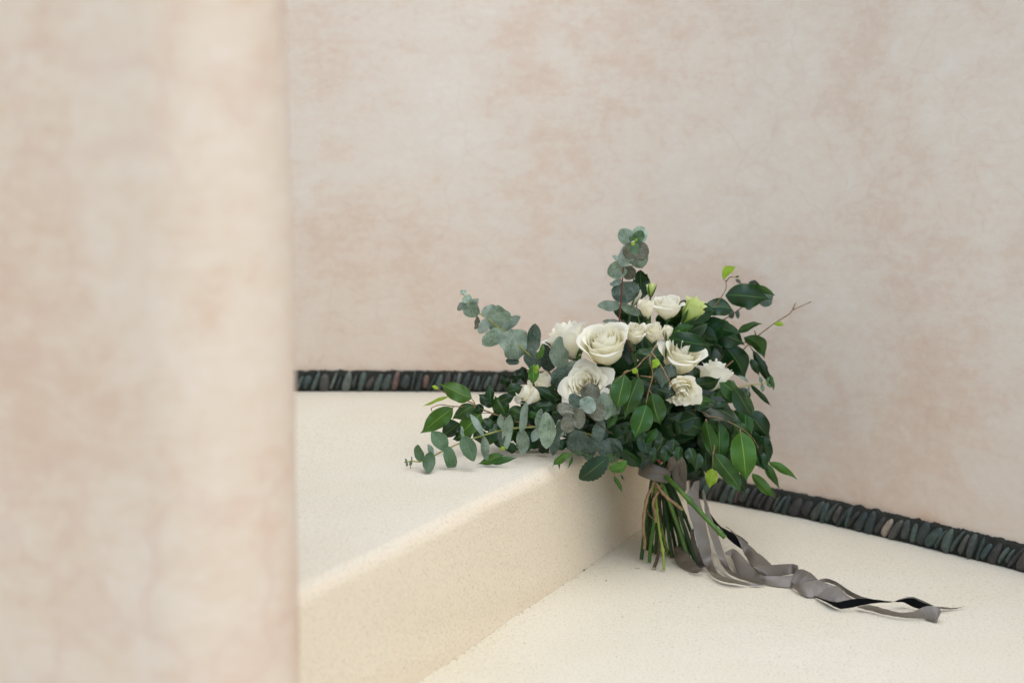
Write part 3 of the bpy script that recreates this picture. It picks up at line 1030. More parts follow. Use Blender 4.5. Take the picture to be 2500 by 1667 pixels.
# ---- large dark leaves at the upper right
b = Branch('fig_branch', 2, 2.24, [[(1365, 592), (1396, 622), (1386, 716), (1270, 880), (1130, 1000), (1000, 1150, 2.2), (900, 1400, 2.18)], [(1492, 574), (1440, 574), (1396, 622)]],
           'twig', 7, label='fig branch with dark glossy leaves at the upper right')
for a in ((1366, 592, 1512, 464, 96, 'fy', 20, 0, .05, .35, None, -.18), (1490, 574, 1538, 566, 22, 'fl', 20), (1494, 594, 1562, 642, 40, 'eb', 10, 0, .05, .2, None, 0, None, 'lance'),
          (1390, 760, 1860, 808, 250, 'fd', 5, 0, .05, .15, 2.26, -.05), (1545, 668, 1900, 750, 96, 'fm', 30, 0, .08, .3, 2.27, -.06), (1460, 905, 1130, 925, 190, 'fd', 10, 0, .05, .2, None, .12),
          (1195, 1120, 1600, 1270, 250, 'fd', 5, 0, .05, .15, 2.25, -.05), (812, 1190, 1282, 1258, 200, 'fd', 5, -.02, .05, .2, 2.10, .04), (858, 1132, 1084, 1052, 100, 'fm', 15, 0, .05, .2, 2.18),
          (856, 1135, 952, 1130, 44, 'fl', 10, 0, .1, .2, 2.12), (1515, 1142, 1768, 1048, 84, 'fm', 20, 0, .05, .35, 2.28, -.08), (1582, 1190, 1786, 1412, 160, 'fm', 15, 0, .06, .25, 2.28, -.22),
          (1395, 1285, 1600, 1625, 270, 'fd', 5, 0, .05, .2, 2.26, -.05), (1100, 1120, 1380, 1020, 180, 'fd', 10, 0, .05, .2, 2.28), (1000, 1000, 1200, 1120, 150, 'fd'), (1180, 1260, 1040, 1160, 120, 'fd'),
          (930, 820, 1010, 900, 110, 'fd', 10), (1060, 1000, 1250, 960, 130, 'fd'), (1130, 880, 1200, 960, 90, 'fd')):
    b.lf(*a)

# ---- bare twig poking out to the right
b = Branch('fig_branch', 2, 2.30, [[(2272, 824), (2090, 908), (2040, 955), (1890, 1050), (1725, 1175), (1600, 1290), (1480, 1420, 2.26)], [(2110, 838), (2082, 905)], [(1688, 1120), (1706, 1180)]], 'twig', 8,
           label='bare brown twig poking out to the right')
b.lf(1888, 1046, 1996, 1060, 50, 'fy', 10, 0, .15)

# ---- thin-leaved twigs hanging at the far right
b = Branch('fig_branch', 4, 2.27, [[(1840, 300), (1770, 180), (1690, 30), (1600, -60), (1400, 60), (1300, 180, 2.2)], [(1330, 80), (1280, -20)], [(1400, 100), (1330, 130)], [(1480, 240), (1360, 220)]], 'twig_d', 7,
           label='thin dark twigs hanging at the far right')
for a in ((1690, 20, 1905, 432, 92, 'fd', 15, 0, .05, .3), (1668, 110, 1756, 288, 84, 'fd'), (1790, 120, 1830, 280, 60, 'fd'), (1660, 372, 1892, 614, 56, 'fd', 20, 0, .05, .3), (1530, 420, 1644, 588, 170, 'fd'),
          (1522, 570, 1704, 652, 130, 'fm', 15), (1440, 420, 1640, 520, 110, 'fd'), (1240, 60, 1180, 160, 80, 'fd'), (1290, 150, 1420, 190, 60, 'fd'), (1430, 260, 1300, 130, 70, 'fd'), (1860, 270, 1900, 430, 40, 'fm'),
          (1230, -20, 1330, 60, 70, 'fd'), (1400, -40, 1440, 60, 80, 'fd')):
    b.lf(*a)
b.lf(1062, 372, 1352, 304, 150, 'fd', 10, -.02, -.10, .3, Y=2.10, side=.10)
b.lf(1046, 488, 1294, 546, 112, 'fm', 15, 0, .05, .3, Y=2.09, side=.1)
b.lf(1060, 540, 1280, 600, 120, 'fd', 5, 0, .05, .2, Y=2.10, side=.12)
b.lf(1265, 610, 1442, 534, 96, 'fd', 15, 0, .05, .3, Y=2.11, side=.15)

# ---- fig branch hanging low at the right
b = Branch('fig_branch', 4, 2.10, [[(1746, 1032), (1692, 940), (1600, 852), (1480, 780), (1350, 726), (1240, 706), (1185, 670), (1060, 640, 2.13)], [(1270, 1245, 2.08), (1276, 1080, 2.08), (1286, 990, 2.09), (1200, 730)],
                                   [(1560, 910, 2.08), (1556, 840, 2.09)], [(1336, 770), (1332, 735)], [(1190, 765), (1198, 735)], [(1285, 1085, 2.08), (1288, 1000, 2.08)]], 'twig', 7, label='fig branch hanging low at the right')
for a in ((1192, 752, 1266, 1144, 150, 'fm', 20, 0, .05, .2, 2.09, -.06), (1268, 1244, 1244, 1452, 134, 'fy', 0, 0, .05, .15, 2.08), (1336, 762, 1346, 1215, 194, 'fm', 5, 0, .05, .2, 2.11), (1562, 862, 1634, 1394, 268, 'fl', 5, 0, .08, .15, 2.085),
          (1286, 1086, 1594, 1510, 190, 'fm', 8, 0, .05, .2, 2.09), (1680, 1296, 1934, 1570, 116, 'fl', 15, 0, .03, .3, 2.12), (1202, 985, 1204, 1318, 160, 'fd', 10, 0, .05, .2, 2.13), (1488, 790, 1668, 1004, 200, 'fm', 10, 0, .05, .2, 2.12),
          (1240, 720, 1400, 850, 140, 'fm', 10, 0, .05, .2, 2.14), (1400, 780, 1540, 960, 150, 'fm', 10, 0, .05, .2, 2.13), (1570, 1290, 1602, 1508, 104, 'fd', 10, 0, .05, .2, 2.13), (1430, 1120, 1490, 1320, 150, 'fd', 10, 0, .05, .2, 2.14),
          (1210, 740, 1330, 840, 100, 'fm', 20, 0, .05, .2, 2.11), (1380, 1000, 1440, 1200, 150, 'fd', 10, 0, .05, .2, 2.13)):
    b.lf(*a)
b = Branch('fig_branch', 4, 2.22, [[(1852, 892), (1780, 870), (1690, 770), (1600, 700), (1480, 640), (1350, 600, 2.18)], [(1830, 840), (1740, 740), (1640, 640), (1610, 570)]], 'twig_y', 6, label='fig branch at the right edge')
for a in ((1640, 660, 1874, 934, 224, 'fd', 5, 0, .08, .2), (1800, 898, 1856, 1186, 138, 'fd', 5, 0, .08, .2), (1850, 1178, 2144, 1362, 90, 'fl', 20, 0, .04, .35, None, -.06), (1808, 1190, 1966, 1446, 96, 'fm', 20, 0, .04, .3),
          (1700, 850, 1760, 1070, 140, 'fd'), (1520, 560, 1690, 640, 110, 'fm'), (1640, 880, 1800, 1120, 170, 'fd'), (1760, 1060, 1830, 1280, 120, 'fd'), (1500, 640, 1620, 760, 120, 'fd'), (1660, 1000, 1760, 1240, 160, 'fd'),
          (1760, 860, 1856, 876, 24, 'fy', 20), (1600, 600, 1650, 660, 24, 'fy', 20)):
    b.lf(*a)

# ---- rose leaves at the bottom and behind the top flowers
b = Branch('rose_leaf_spray', 4, 2.04, [[(60, 1150), (200, 1100), (400, 1080, 2.08)], [(252, 1318, 2.02), (242, 1240, 2.02), (228, 1110)], [(320, 1310, 2.02), (305, 1230, 2.02), (262, 1100)],
                                       [(-188, 1088, 1.99), (-60, 1090, 2.01), (60, 1150)], [(195, 1252, 2.02), (205, 1180, 2.03), (220, 1100)]], 'stem_g', 6, 'oval')
b.lf(2260, 1195, 1946, 1432, 240, 'fd', 0, 0, .04, .1, zone=3, Y=1.985, jag=.05, wave=.02)
b.lf(195, 1252, 384, 1166, 120, 'fl', 25, 0, .12, .25, Y=2.02, side=.12)
b.lf(252, 1318, 338, 1484, 54, 'fm', 20, 0, .04, .3, Y=2.02, shape='lance')
b.lf(320, 1310, 356, 1368, 24, 'fd', 20, 0, .04, .3, Y=2.02, shape='lance')
b.lf(1862, 1150, 1648, 1304, 96, 'fl', 25, 0, .08, .35, zone=3, Y=1.99, side=.10, shape='ficus')
b.lf(1720, 1220, 1732, 1330, 24, 'fd', 20, 0, .04, .3, zone=3, Y=1.99, shape='lance')
b.lf(1870, 1170, 1816, 1312, 34, 'fm', 20, 0, .04, .3, zone=3, Y=1.99, shape='lance', side=-.1)
for a in ((560, 40, 505, 250, 130), (690, 20, 640, 230, 140), (820, 40, 800, 215, 130), (930, 60, 985, 260, 150), (420, 60, 400, 250, 120), (1040, 120, 1010, 330, 130), (760, -40, 720, 150, 150), (640, -60, 560, 120, 150)):
    b.lf(*a, 'fd', zone=5, Y=2.06, shape='ficus')
b = Branch('rose_leaf_spray', 2, 2.26, [[(500, 640), (480, 900), (520, 1100, 2.22)]], 'stem_g', 7, 'oval')
for a in ((520, 800, 520, 500, 190, 'fd'), (560, 780, 590, 540, 90, 'fd'), (560, 980, 240, 920, 190, 'fd'), (500, 1040, 330, 880, 160, 'fd'), (600, 900, 540, 1100, 130, 'fd'), (520, 1090, 530, 1026, 36, 'fm'),
          (700, 960, 760, 1060, 100, 'fd'), (880, 1120, 892, 1000, 34, 'fm'), (1160, 860, 1200, 930, 60, 'fd')):
    b.lf(*a)


# ------------------------------------------------------------------ dark filling greenery inside the head
def filler(n, cu, cv, ru, rv, y0, y1, kinds, seed, size=(60, 120), label=None):
    r = random.Random(seed)
    c0 = P(cu, cv, (y0 + y1) / 2)
    pth = catmull([c0, c0.lerp(TIE, .5) + Vector((0, .02, 0)), TIE.copy()], 6)
    V, F = tube_data(pth, 0.0022, 7)
    o = bpart('greenery_spray', V, F, M['stem_d'])
    if label:
        o['label'] = label
    k = 0
    while k < n:
        a, q = r.uniform(0, 6.283), math.sqrt(r.random())
        u, v = cu + ru * q * math.cos(a), cv + rv * q * math.sin(a)
        da, L = r.uniform(0, 6.283), r.uniform(*size)
        u2, v2 = u + L * math.cos(da), v + L * math.sin(da) * 0.9 + 12
        if ((u2 - cu) / ru) ** 2 + ((v2 - cv) / rv) ** 2 > 1.05:
            continue
        Y = r.uniform(y0, y1)
        p1, p2 = P(u, v, Y), P(u2, v2, Y + r.uniform(-.03, .03))
        Vv, Ff, UV = leaf_data(p1, p2, (p2 - p1).length * r.uniform(.42, .6), R(r.uniform(-45, 45)), r.uniform(0, .1), r.uniform(.1, .35), 'ficus', .06, 0, seed * 100 + k, nl=10, nw=2)
        bpart('leaf', Vv, Ff, M[r.choice(kinds)], o, UV)
        k += 1


filler(34, 1540, 1000, 150, 130, 2.10, 2.20, ('fd', 'fd', 'ed'), 11)
filler(26, 1590, 1060, 110, 90, 2.10, 2.22, ('fd', 'fd', 'ed'), 12)
filler(20, 1400, 990, 130, 80, 2.09, 2.16, ('fd', 'fd', 'ed'), 13)
filler(26, 1720, 1040, 110, 130, 2.18, 2.26, ('fd', 'fd', 'fm'), 14)
filler(22, 1560, 870, 150, 90, 2.18, 2.27, ('fd', 'fd', 'ed'), 15)
filler(18, 1680, 880, 100, 90, 2.20, 2.28, ('fd',), 16)
filler(16, 1285, 1035, 110, 55, 2.09, 2.13, ('fd', 'fd', 'fm'), 17)
filler(30, 1640, 1105, 100, 80, 2.17, 2.26, ('fd',), 18)
filler(16, 1560, 1075, 80, 55, 2.05, 2.10, ('fd', 'fd', 'ed'), 21, (60, 110))
filler(18, 1640, 1040, 85, 55, 2.08, 2.14, ('fd',), 22, (60, 110))
filler(16, 1420, 1070, 90, 45, 2.03, 2.07, ('fd', 'ed'), 23, (50, 90))
filler(14, 1770, 1090, 75, 70, 2.14, 2.20, ('fd', 'fm'), 24, (70, 120))
filler(22, 1740, 1010, 100, 110, 2.12, 2.18, ('fd', 'fd', 'fm'), 26, (80, 130))
filler(16, 1500, 1030, 90, 70, 2.06, 2.10, ('fd', 'ed'), 27, (60, 110))
filler(14, 1740, 850, 90, 70, 2.24, 2.30, ('fd',), 28, (80, 130))
filler(12, 1690, 800, 80, 60, 2.20, 2.26, ('fd',), 25, (70, 120))
filler(30, 1530, 1050, 120, 100, 2.20, 2.38, ('fd',), 19, (80, 140))
filler(26, 1650, 1000, 130, 130, 2.26, 2.40, ('fd',), 20, (80, 140))


# ------------------------------------------------------------------ flowers
def flower(name, cu, cv, Y, Rp, Hp, axis, n, opn, seed, mat, sep=5, sep_len=0.35, ruff=0.035, label=None, stem=True, wide=1.0, stem_end=None, flare=1.0, sep_mat='calyx'):
    """axis = (right, up, towards the viewer); petals wound round it from the heart outwards"""
    r = random.Random(seed)
    k = Y / FPX
    Rr, H = Rp * k, Hp * k
    ax = Vector((axis[0], -axis[2], axis[1])).normalized()
    X = ax.cross(Vector((0.3, 1, 0.2))).normalized()
    Yv = ax.cross(X)
    base = P(cu, cv, Y) - ax * (H * 0.5)

    def W(a, rad, z):
        return base + X * (math.cos(a) * rad) + Yv * (math.sin(a) * rad) + ax * z

    # receptacle, sepals
    rec = []
    for z, q in ((-0.16, .05), (-0.12, .11), (-0.05, .17), (0.02, .22), (0.07, .20)):
        rec.append((z * H, q * Rr))
    V, F = [], []
    for z, q in rec:
        for i in range(10):
            V.append(W(i * .6283, q, z))
    for j in range(len(rec) - 1):
        for i in range(10):
            F.append((j * 10 + i, j * 10 + (i + 1) % 10, (j + 1) * 10 + (i + 1) % 10, (j + 1) * 10 + i))
    data = [(V, F)]
    for s in range(sep):
        a0 = s * 6.283 / max(sep, 1) + r.uniform(-.2, .2)
        sv, sf = [], []
        out = r.uniform(0.15, 0.6) * (0.4 + opn)
        L = sep_len * H * r.uniform(.8, 1.2)
        for i in range(9):
            t = i / 8
            wd = 0.34 * Rr * math.sin(math.pi * min(1, .18 + t * .82)) * (1 - t * .35)
            rr = Rr * (0.20 + 0.62 * (math.sin(t * 1.57) if opn < .9 else t)) * (sep_len * 1.6 if sep_len < .6 else 1) + out * Rr * t * t * .6
            for x in (-1, 0, 1):
                p = W(a0, rr + (0.015 * Rr if x == 0 else 0) + Rr * .06, L * t)
                tang = X * (-math.sin(a0)) + Yv * math.cos(a0)
                sv.append(p + tang * (x * wd * .5))
        for i in range(8):
            for x in range(2):
                sf.append((i * 3 + x, i * 3 + x + 1, (i + 1) * 3 + x + 1, (i + 1) * 3 + x))
        data.append((sv, sf))
    if stem:
        e = TIE if stem_end is None else stem_end
        s0 = base - ax * (0.14 * H)
        pth = catmull([s0, s0 - ax * (0.55 * H) + (e - s0) * .15, s0.lerp(e, .6), e + Vector((r.uniform(-.01, .01), r.uniform(-.01, .01), 0))], 6)
        data.append(tube_data(pth, max(0.0017, 0.045 * Rr), 8))
    V, F = join_data(data)
    fo = bpart(name, V, F, M[sep_mat])
    if label:
        fo['label'] = label
    na, nz = 12, 12
    for i in range(n):
        f = (i + .5) / n
        rad = Rr * (0.09 + 0.70 * f ** 0.80) if n > 8 else Rr * (0.40 + 0.35 * f)
        phi = i * 2.39996 + r.uniform(-.25, .25)
        hw = (1.55 - 0.62 * f) * wide
        hh = H * (1.02 - 0.12 * f) * (1 - 0.16 * opn * f) * r.uniform(.94, 1.05)
        fl = flare * (opn * (0.20 + 0.55 * f) + 0.20 * f * f) * r.uniform(.75, 1.25)
        cl = 0.5 * (1 - f) * (1 - opn)
        tilt = r.uniform(-.04, .04)
        o1, o2, o3 = r.uniform(0, 9), r.uniform(0, 9), r.uniform(0, 9)
        pinch = r.choice((0, 0, 1)) * r.uniform(.01, .04)
        Vv, Ff, UV = [], [], []
        for jz in range(nz + 1):
            s = jz / nz
            for ja in range(na + 1):
                a = -1 + 2 * ja / na
                lim = 1 - 0.30 * abs(a) ** 2.6 + 0.03 * math.sin(a * 7 + o1) * s
                se = s * lim
                q = max(0.0, (se - .55) / .45)
                wfac = .42 + .58 * math.sin(min(se / .5, 1) * 1.5708)
                ang = phi + a * hw * wfac
                body = .26 + .74 * math.sin(min(se / .62, 1) * 1.5708)
                rr = rad * body * (1 - cl * q * q) * (1 + .07 * a)
                rr += Rr * fl * (q ** 2.0) * (1 - .25 * abs(a))
                z = hh * se
                z -= Rr * 0.55 * fl * q ** 3.2
                # rolled lip of the outer petals
                lip = max(0.0, (s - .86) / .14) * f
                rr += Rr * .07 * lip
                z -= Rr * .06 * lip * lip
                nn_ = noise.noise(Vector((a * 1.7 + o1, s * 2.0 + o2, o3)))
                n2 = noise.noise(Vector((a * 4.2 + o2, s * 3.4 + o3, o1)))
                rr += Rr * ruff * (nn_ * 1.4 + n2 * .8) * (0.2 + s)
                z += H * ruff * .7 * n2 * s * s
                if pinch:
                    z += H * pinch * s ** 3 * math.exp(-(a / .22) ** 2)
                Vv.append(W(ang + tilt * s * 3, max(rr, 0.02 * Rr), z))
                UV.append((ja / na, se))
        for jz in range(nz):
            for ja in range(na):
                i0 = jz * (na + 1) + ja
                Ff.append((i0, i0 + 1, i0 + na + 2, i0 + na + 1))
        bpart('petal', Vv, Ff, M[mat], fo, UV)
    return fo


flower('rose', 1478, 846, 2.06, 66, 100, (-0.16, 0.86, 0.52), 22, 0.10, 1, 'petal', label='largest cream white rose, cupped, in the middle', sep_len=.2)
flower('rose', 1388, 830, 2.12, 62, 98, (-0.42, 0.90, -0.10), 14, 0.20, 2, 'petal_w', label='white rose seen from the side, behind the largest', sep_len=.2)
flower('rose', 1430, 942, 2.05, 60, 66, (-0.30, 0.52, 0.80), 26, 0.46, 3, 'petal', label='open ruffled white rose above the brownish eucalyptus', ruff=.05, sep_len=.2, wide=.85, flare=.75)
flower('rose', 1664, 872, 2.10, 58, 92, (0.12, 0.86, 0.50), 14, 0.30, 4, 'petal', label='cream rose below the long dark leaf', sep_len=.2)
flower('rose', 1662, 948, 2.06, 42, 84, (0.05, -0.35, 0.90), 16, 0.45, 5, 'petal', ruff=.14, label='small crumpled cream rose hanging below', sep_len=.2)
flower('rose', 1746, 918, 2.15, 50, 84, (0.25, 0.92, -0.15), 9, 0.45, 6, 'petal_w', label='white bloom at the right behind the thin sprig', sep_len=.2, ruff=.09)
flower('spray_rose', 1630, 750, 2.15, 46, 60, (0.02, 0.96, 0.22), 12, 0.20, 7, 'petal_w', label='small white rose at the top', sep_len=.25)
flower('rose_bud', 1579, 754, 2.13, 25, 50, (-0.10, 0.97, 0.22), 8, 0.15, 8, 'petal_b', label='blush cream bud beside the small white rose', sep_len=.22)
flower('rose_bud', 1552, 728, 2.22, 12, 46, (0.42, 0.9, 0.0), 7, 0.0, 9, 'petal_b', label='slim cream bud half hidden by eucalyptus', sep_len=.6)
flower('flower_bud', 1590, 707, 2.19, 15, 36, (0.10, 0.99, 0.0), 6, 0.0, 10, 'petal_g', label='closed lime green bud at the top', sep_len=.9)
flower('flower', 1690, 757, 2.18, 32, 72, (0.55, 0.82, 0.12), 7, 0.30, 11, 'petal_g', label='lime white trumpet flower at the top', sep_len=.5, wide=1.15, flare=1.0)
flower('spray_rose', 1550, 815, 2.09, 30, 56, (0.0, 0.86, 0.48), 15, 0.18, 12, 'petal_b', label='small ruffled cream rose beside the largest rose', ruff=.14, sep_len=.2)
flower('spray_rose', 1596, 813, 2.11, 28, 52, (-0.05, 0.9, 0.38), 12, 0.18, 13, 'petal_b', label='small cream rose beside the sepalled bud', ruff=.12, sep_len=.2)
flower('rose_bud', 1630, 812, 2.11, 16, 40, (0.08, 0.98, 0.05), 8, 0.05, 14, 'petal_b', label='cream bud with pointed green sepals', sep_len=.75)
flower('flower', 1292, 962, 2.07, 36, 62, (-0.80, 0.42, 0.35), 7, 0.45, 15, 'petal', label='cream bloom among the fig leaves at the left', sep_len=.2)
flower('flower', 1335, 942, 2.10, 36, 66, (-0.25, 0.92, 0.20), 7, 0.25, 16, 'petal_b', label='cream bloom half hidden behind the left bloom', sep_len=.2)


# ------------------------------------------------------------------ stems below the tie
def stem(pts, rad, mat, zone=5, cut=True, nodes=0, label=None):
    """pts: zone pixels with a depth; the last one is the cut end"""
    ps = [Q(zone, x, y, Y) for x, y, Y in pts]
    c = catmull(ps, 8)
    rr = rad * zscale(zone, 2.12)
    n = len(c)
    rp = random.Random(int(pts[0][0] * 7 + pts[-1][1]))
    nd_ = [rp.uniform(.2, .92) for _ in range(nodes)]

    def rf(t):
        return rr * (1 + sum(0.35 * math.exp(-((t - q) / .018) ** 2) for q in nd_))
    V, F = tube_data(c, rf, 10, True, 0.12, len(pts))
    o = bpart('stem', V, F, M[mat])
    if cut:
        d = (c[-1] - c[-2]).normalized()
        V, F = tube_data([c[-1] - d * .0004, c[-1] + d * .0006], rr * .86, 10)
        bpart('cut_end', V, F, M['cut'], o)
    return o


YF = lambda x, y: G(*zp(5, x, y), 0.004).y
stem([(545, 380, 2.11), (520, 500, 2.10), (470, 590, 2.09), (440, 720, 2.09), (422, 850, 2.09), (418, 1000, 2.09), (436, 1110, 2.095), (428, 1185, 2.10)], 17, 'twig', nodes=4)
stem([(610, 480, 2.11), (596, 540, 2.10), (550, 610, 2.095), (526, 700, 2.095), (552, 800, 2.10), (560, 892, 2.10)], 16, 'twig', nodes=3)
stem([(545, 440, 2.11), (580, 490, 2.10), (640, 570, 2.095), (700, 632, 2.09), (780, 690, 2.09), (856, 752, 2.09)], 19, 'twig', nodes=3)
stem([(462, 760, 2.12), (490, 820, 2.11), (545, 870, 2.11)], 7, 'twig', cut=False)
for pts, rad, mat, nn in (
        ([(520, 380), (478, 650), (445, 900), (415, 1150), (396, 1312)], 23, 'stem_d', 1),
        ([(560, 400), (556, 650), (540, 900), (505, 1120), (486, 1342)], 22, 'stem_g', 1),
        ([(560, 440), (566, 700), (600, 1000), (640, 1230), (650, 1432)], 15, 'stem_l', 4),
        ([(530, 420), (556, 640), (606, 890), (655, 1090), (694, 1262)], 14, 'stem_l', 4),
        ([(600, 520), (604, 800), (598, 1080), (585, 1270), (536, 1412)], 20, 'twig_d', 2),
        ([(600, 420), (700, 640), (790, 880), (850, 1080), (886, 1226)], 22, 'stem_g', 1),
        ([(600, 380), (720, 700), (830, 1000), (900, 1220), (972, 1394)], 23, 'stem_g', 1),
        ([(600, 560), (690, 760), (766, 930), (822, 1084)], 17, 'stem_d', 1),
        ([(620, 420), (660, 700), (700, 1000), (742, 1290)], 24, 'stem_d', 1),
        ([(680, 420), (800, 720), (930, 1100), (1016, 1385)], 24, 'stem_d', 1),
        ([(500, 500), (480, 760), (470, 1050), (462, 1200)], 22, 'stem_d', 1),
        ([(640, 500), (740, 800), (860, 1060), (935, 1290)], 16, 'twig_d', 2),
        ([(560, 500), (620, 850), (660, 1150), (700, 1240)], 20, 'stem_d', 0),
        ([(720, 420), (860, 760), (960, 1020), (1000, 1140)], 20, 'stem_d', 1),
        ([(560, 420), (520, 700), (500, 980), (520, 1230)], 20, 'stem_d', 1),
        ([(590, 420), (590, 700), (570, 980), (556, 1250)], 20, 'stem_d', 1),
        ([(640, 420), (690, 700), (740, 980), (790, 1230)], 22, 'stem_d', 1),
        ([(660, 420), (740, 700), (800, 980), (850, 1260)], 22, 'stem_d', 1),
        ([(690, 420), (790, 700), (880, 980), (950, 1250)], 20, 'stem_d', 1),
        ([(620, 440), (650, 720), (650, 1000), (640, 1270)], 20, 'stem_d', 1),
        ([(700, 440), (770, 720), (830, 960), (890, 1140)], 18, 'twig_d', 2)):
    ye = min(2.19, YF(*pts[-1]))
    m = len(pts) - 1
    dd = 0.02 if mat in ('stem_d', 'twig_d') else -0.012
    stem([(x, y, 2.135 + dd + (ye - 2.135 - dd) * (i / m)) for i, (x, y) in enumerate(pts)], rad, mat, nodes=nn)
stem([(560, 270, 2.13), (660, 365, 2.11), (850, 560, 2.085), (1000, 720, 2.08), (1200, 930, 2.07), (1336, 1066, 2.065)], 29, 'stem_g', nodes=2)
stem([(480, 120, 2.10), (560, 180, 2.09), (625, 232, 2.085)], 17, 'twig_r')


# ------------------------------------------------------------------ ribbon: the tie and its tails
def ribbon(name, zone, pairs, mat, parent, n=8, nw=4, cup=0.0, label=None, frac=0.25):
    A = [Q(zone, p[0], p[1], p[2]) for p in pairs]
    B = [Q(zone, p[3], p[4], p[5]) for p in pairs]
    A, B = catmull(A, n), catmull(B, n)
    V, F, UV = [], [], []
    m = len(A)
    for i in range(m):
        t = (A[min(i + 1, m - 1)] - A[max(i - 1, 0)])
        ac = B[i] - A[i]
        nn_ = t.cross(ac)
        nn_ = nn_.normalized() if nn_.length > 1e-9 else Vector((0, 0, 1))
        if nn_.dot(CAM - A[i]) < 0:
            nn_ = -nn_
        for j in range(nw + 1):
            x = j / nw
            p = A[i].lerp(B[i], x) + nn_ * (cup * ac.length * 4 * x * (1 - x)) + nn_ * (0.0008 * noise.noise(Vector((i * .35, x * 1.5, zone + len(pairs)))))
            d = (Vector((p.x, p.y)) - RA).dot(RN)
            p.z = max(p.z, 0.0015 + 0.002 * math.exp(-(d / 0.04) ** 2))
            V.append(p)
            UV.append((x, i / 60.0))
    for i in range(m - 1):
        for j in range(nw):
            F.append((i * (nw + 1) + j, i * (nw + 1) + j + 1, (i + 1) * (nw + 1) + j + 1, (i + 1) * (nw + 1) + j))
    o = bpart(name, V, F, M[mat], parent, UV)
    if label:
        o['label'] = label
    return o


def wrap_band(center, axis, rad, h, turns, mat):
    """flat ribbon wound round the stems"""
    ax = axis.normalized()
    X = ax.cross(Vector((0, 1, 0.1))).normalized()
    Y = ax.cross(X)
    V, F, UV = [], [], []
    n = int(36 * turns)
    for i in range(n + 1):
        a = i / 36 * 6.2832
        r = rad + 0.0007 * (i / 36) + 0.0012 * noise.noise(Vector((a * 1.2, 0, 0)))
        sl_ = 0.004 * math.sin(a * .5 + 1) + 0.0025 * (i / 36 - turns / 2)
        for j in range(5):
            z = (j / 4 - .5) * h * (1 + .12 * math.sin(a * 2)) + sl_
            rr = r - 0.0012 * abs(j / 2 - 1) + 0.0006 * noise.noise(Vector((a * 2, j, 3)))
            V.append(center + X * (math.cos(a) * rr) + Y * (math.sin(a) * rr) + ax * z)
            UV.append((j / 4, i / 36))
    for i in range(n):
        for j in range(4):
            F.append((i * 5 + j, i * 5 + j + 1, (i + 1) * 5 + j + 1, (i + 1) * 5 + j))
    return bpart('ribbon_tie', V, F, M[mat], None, UV)


tc = Q(5, 545, 335, 2.125)
tie = wrap_band(tc, Vector((0.33, 0.10, 0.94)), 0.0235, 0.013, 2.6, 'taupe')
tie['label'] = 'taupe ribbon wound round the stems, its ends trailing over the floor'
# bow loop right of the tie
ribbon('loop', 5, [(690, 250, 2.10, 720, 330, 2.10), (700, 190, 2.09, 760, 290, 2.095), (760, 148, 2.085, 800, 250, 2.09), (840, 150, 2.085, 815, 260, 2.09), (890, 210, 2.09, 810, 300, 2.10), (910, 310, 2.10, 815, 350, 2.11),
                   (905, 430, 2.115, 800, 420, 2.12), (880, 520, 2.13, 780, 500, 2.13)], 'taupe', tie, cup=.12)
ribbon('loop', 5, [(720, 250, 2.12, 800, 180, 2.12), (730, 330, 2.115, 860, 230, 2.115), (760, 420, 2.115, 890, 320, 2.12), (800, 480, 2.12, 905, 430, 2.125), (830, 560, 2.13, 900, 540, 2.135)], 'taupe', tie, cup=.2)
ribbon('loop', 5, [(700, 262, 2.115, 712, 330, 2.115), (800, 200, 2.12, 830, 300, 2.12), (880, 260, 2.13, 840, 360, 2.13), (870, 420, 2.14, 800, 430, 2.14), (740, 360, 2.13, 720, 330, 2.13)], 'taupe', tie, cup=.1)
# front tail falling to the floor
ribbon('tail', 5, [(990, 440, 2.13, 1050, 420, 2.14), (945, 530, 2.12, 1045, 530, 2.13), (906, 590, 2.115, 1046, 620, 2.125), (926, 780, 2.10, 1096, 800, 2.11), (982, 960, 2.09, 1132, 960, 2.10), (1040, 1200, 2.085, 1172, 1150, 2.09),
                   (1090, 1340, 2.085, 1190, 1290, 2.09), (1150, 1450, 0.004, 1215, 1390, 0.018), (1225, 1525, 0.002, 1270, 1470, 0.016), (1330, 1566, 0.002, 1370, 1520, 0.014), (1470, 1590, 0.002, 1500, 1560, 0.010), (1620, 1612, 0.002, 1600, 1580, 0.006),
                   (1790, 1618, 0.002, 1700, 1590, 0.004)], 'grey', tie, cup=.08)
# second tail just behind it
ribbon('tail', 5, [(1080, 540, 2.15, 1096, 520, 2.16), (1096, 660, 2.14, 1130, 650, 2.15), (1115, 800, 2.125, 1170, 790, 2.14), (1130, 900, 2.115, 1230, 960, 2.125), (1190, 1100, 2.10, 1290, 1130, 2.11), (1260, 1290, 2.095, 1345, 1300, 2.10),
                   (1330, 1420, 0.006, 1400, 1420, 0.016), (1420, 1500, 0.003, 1480, 1480, 0.012), (1560, 1550, 0.002, 1620, 1520, 0.010), (1760, 1590, 0.002, 1800, 1560, 0.008)], 'grey', tie, cup=.08)
# folded ribbon end behind the stems
ribbon('tail', 5, [(760, 1180, 2.16, 830, 1150, 2.18), (770, 1310, 0.010, 900, 1230, 0.03), (830, 1400, 0.002, 980, 1320, 0.02), (940, 1456, 0.002, 1040, 1400, 0.016), (1030, 1470, 0.002, 1100, 1415, 0.010)], 'taupe', tie, cup=.05)
ribbon('tail', 5, [(940, 1000, 2.14, 985, 960, 2.15), (960, 1150, 2.13, 1010, 1120, 2.14), (1000, 1300, 2.12, 1070, 1270, 2.125), (1040, 1430, 0.004, 1120, 1400, 0.01)], 'taupe', tie, cup=.05)
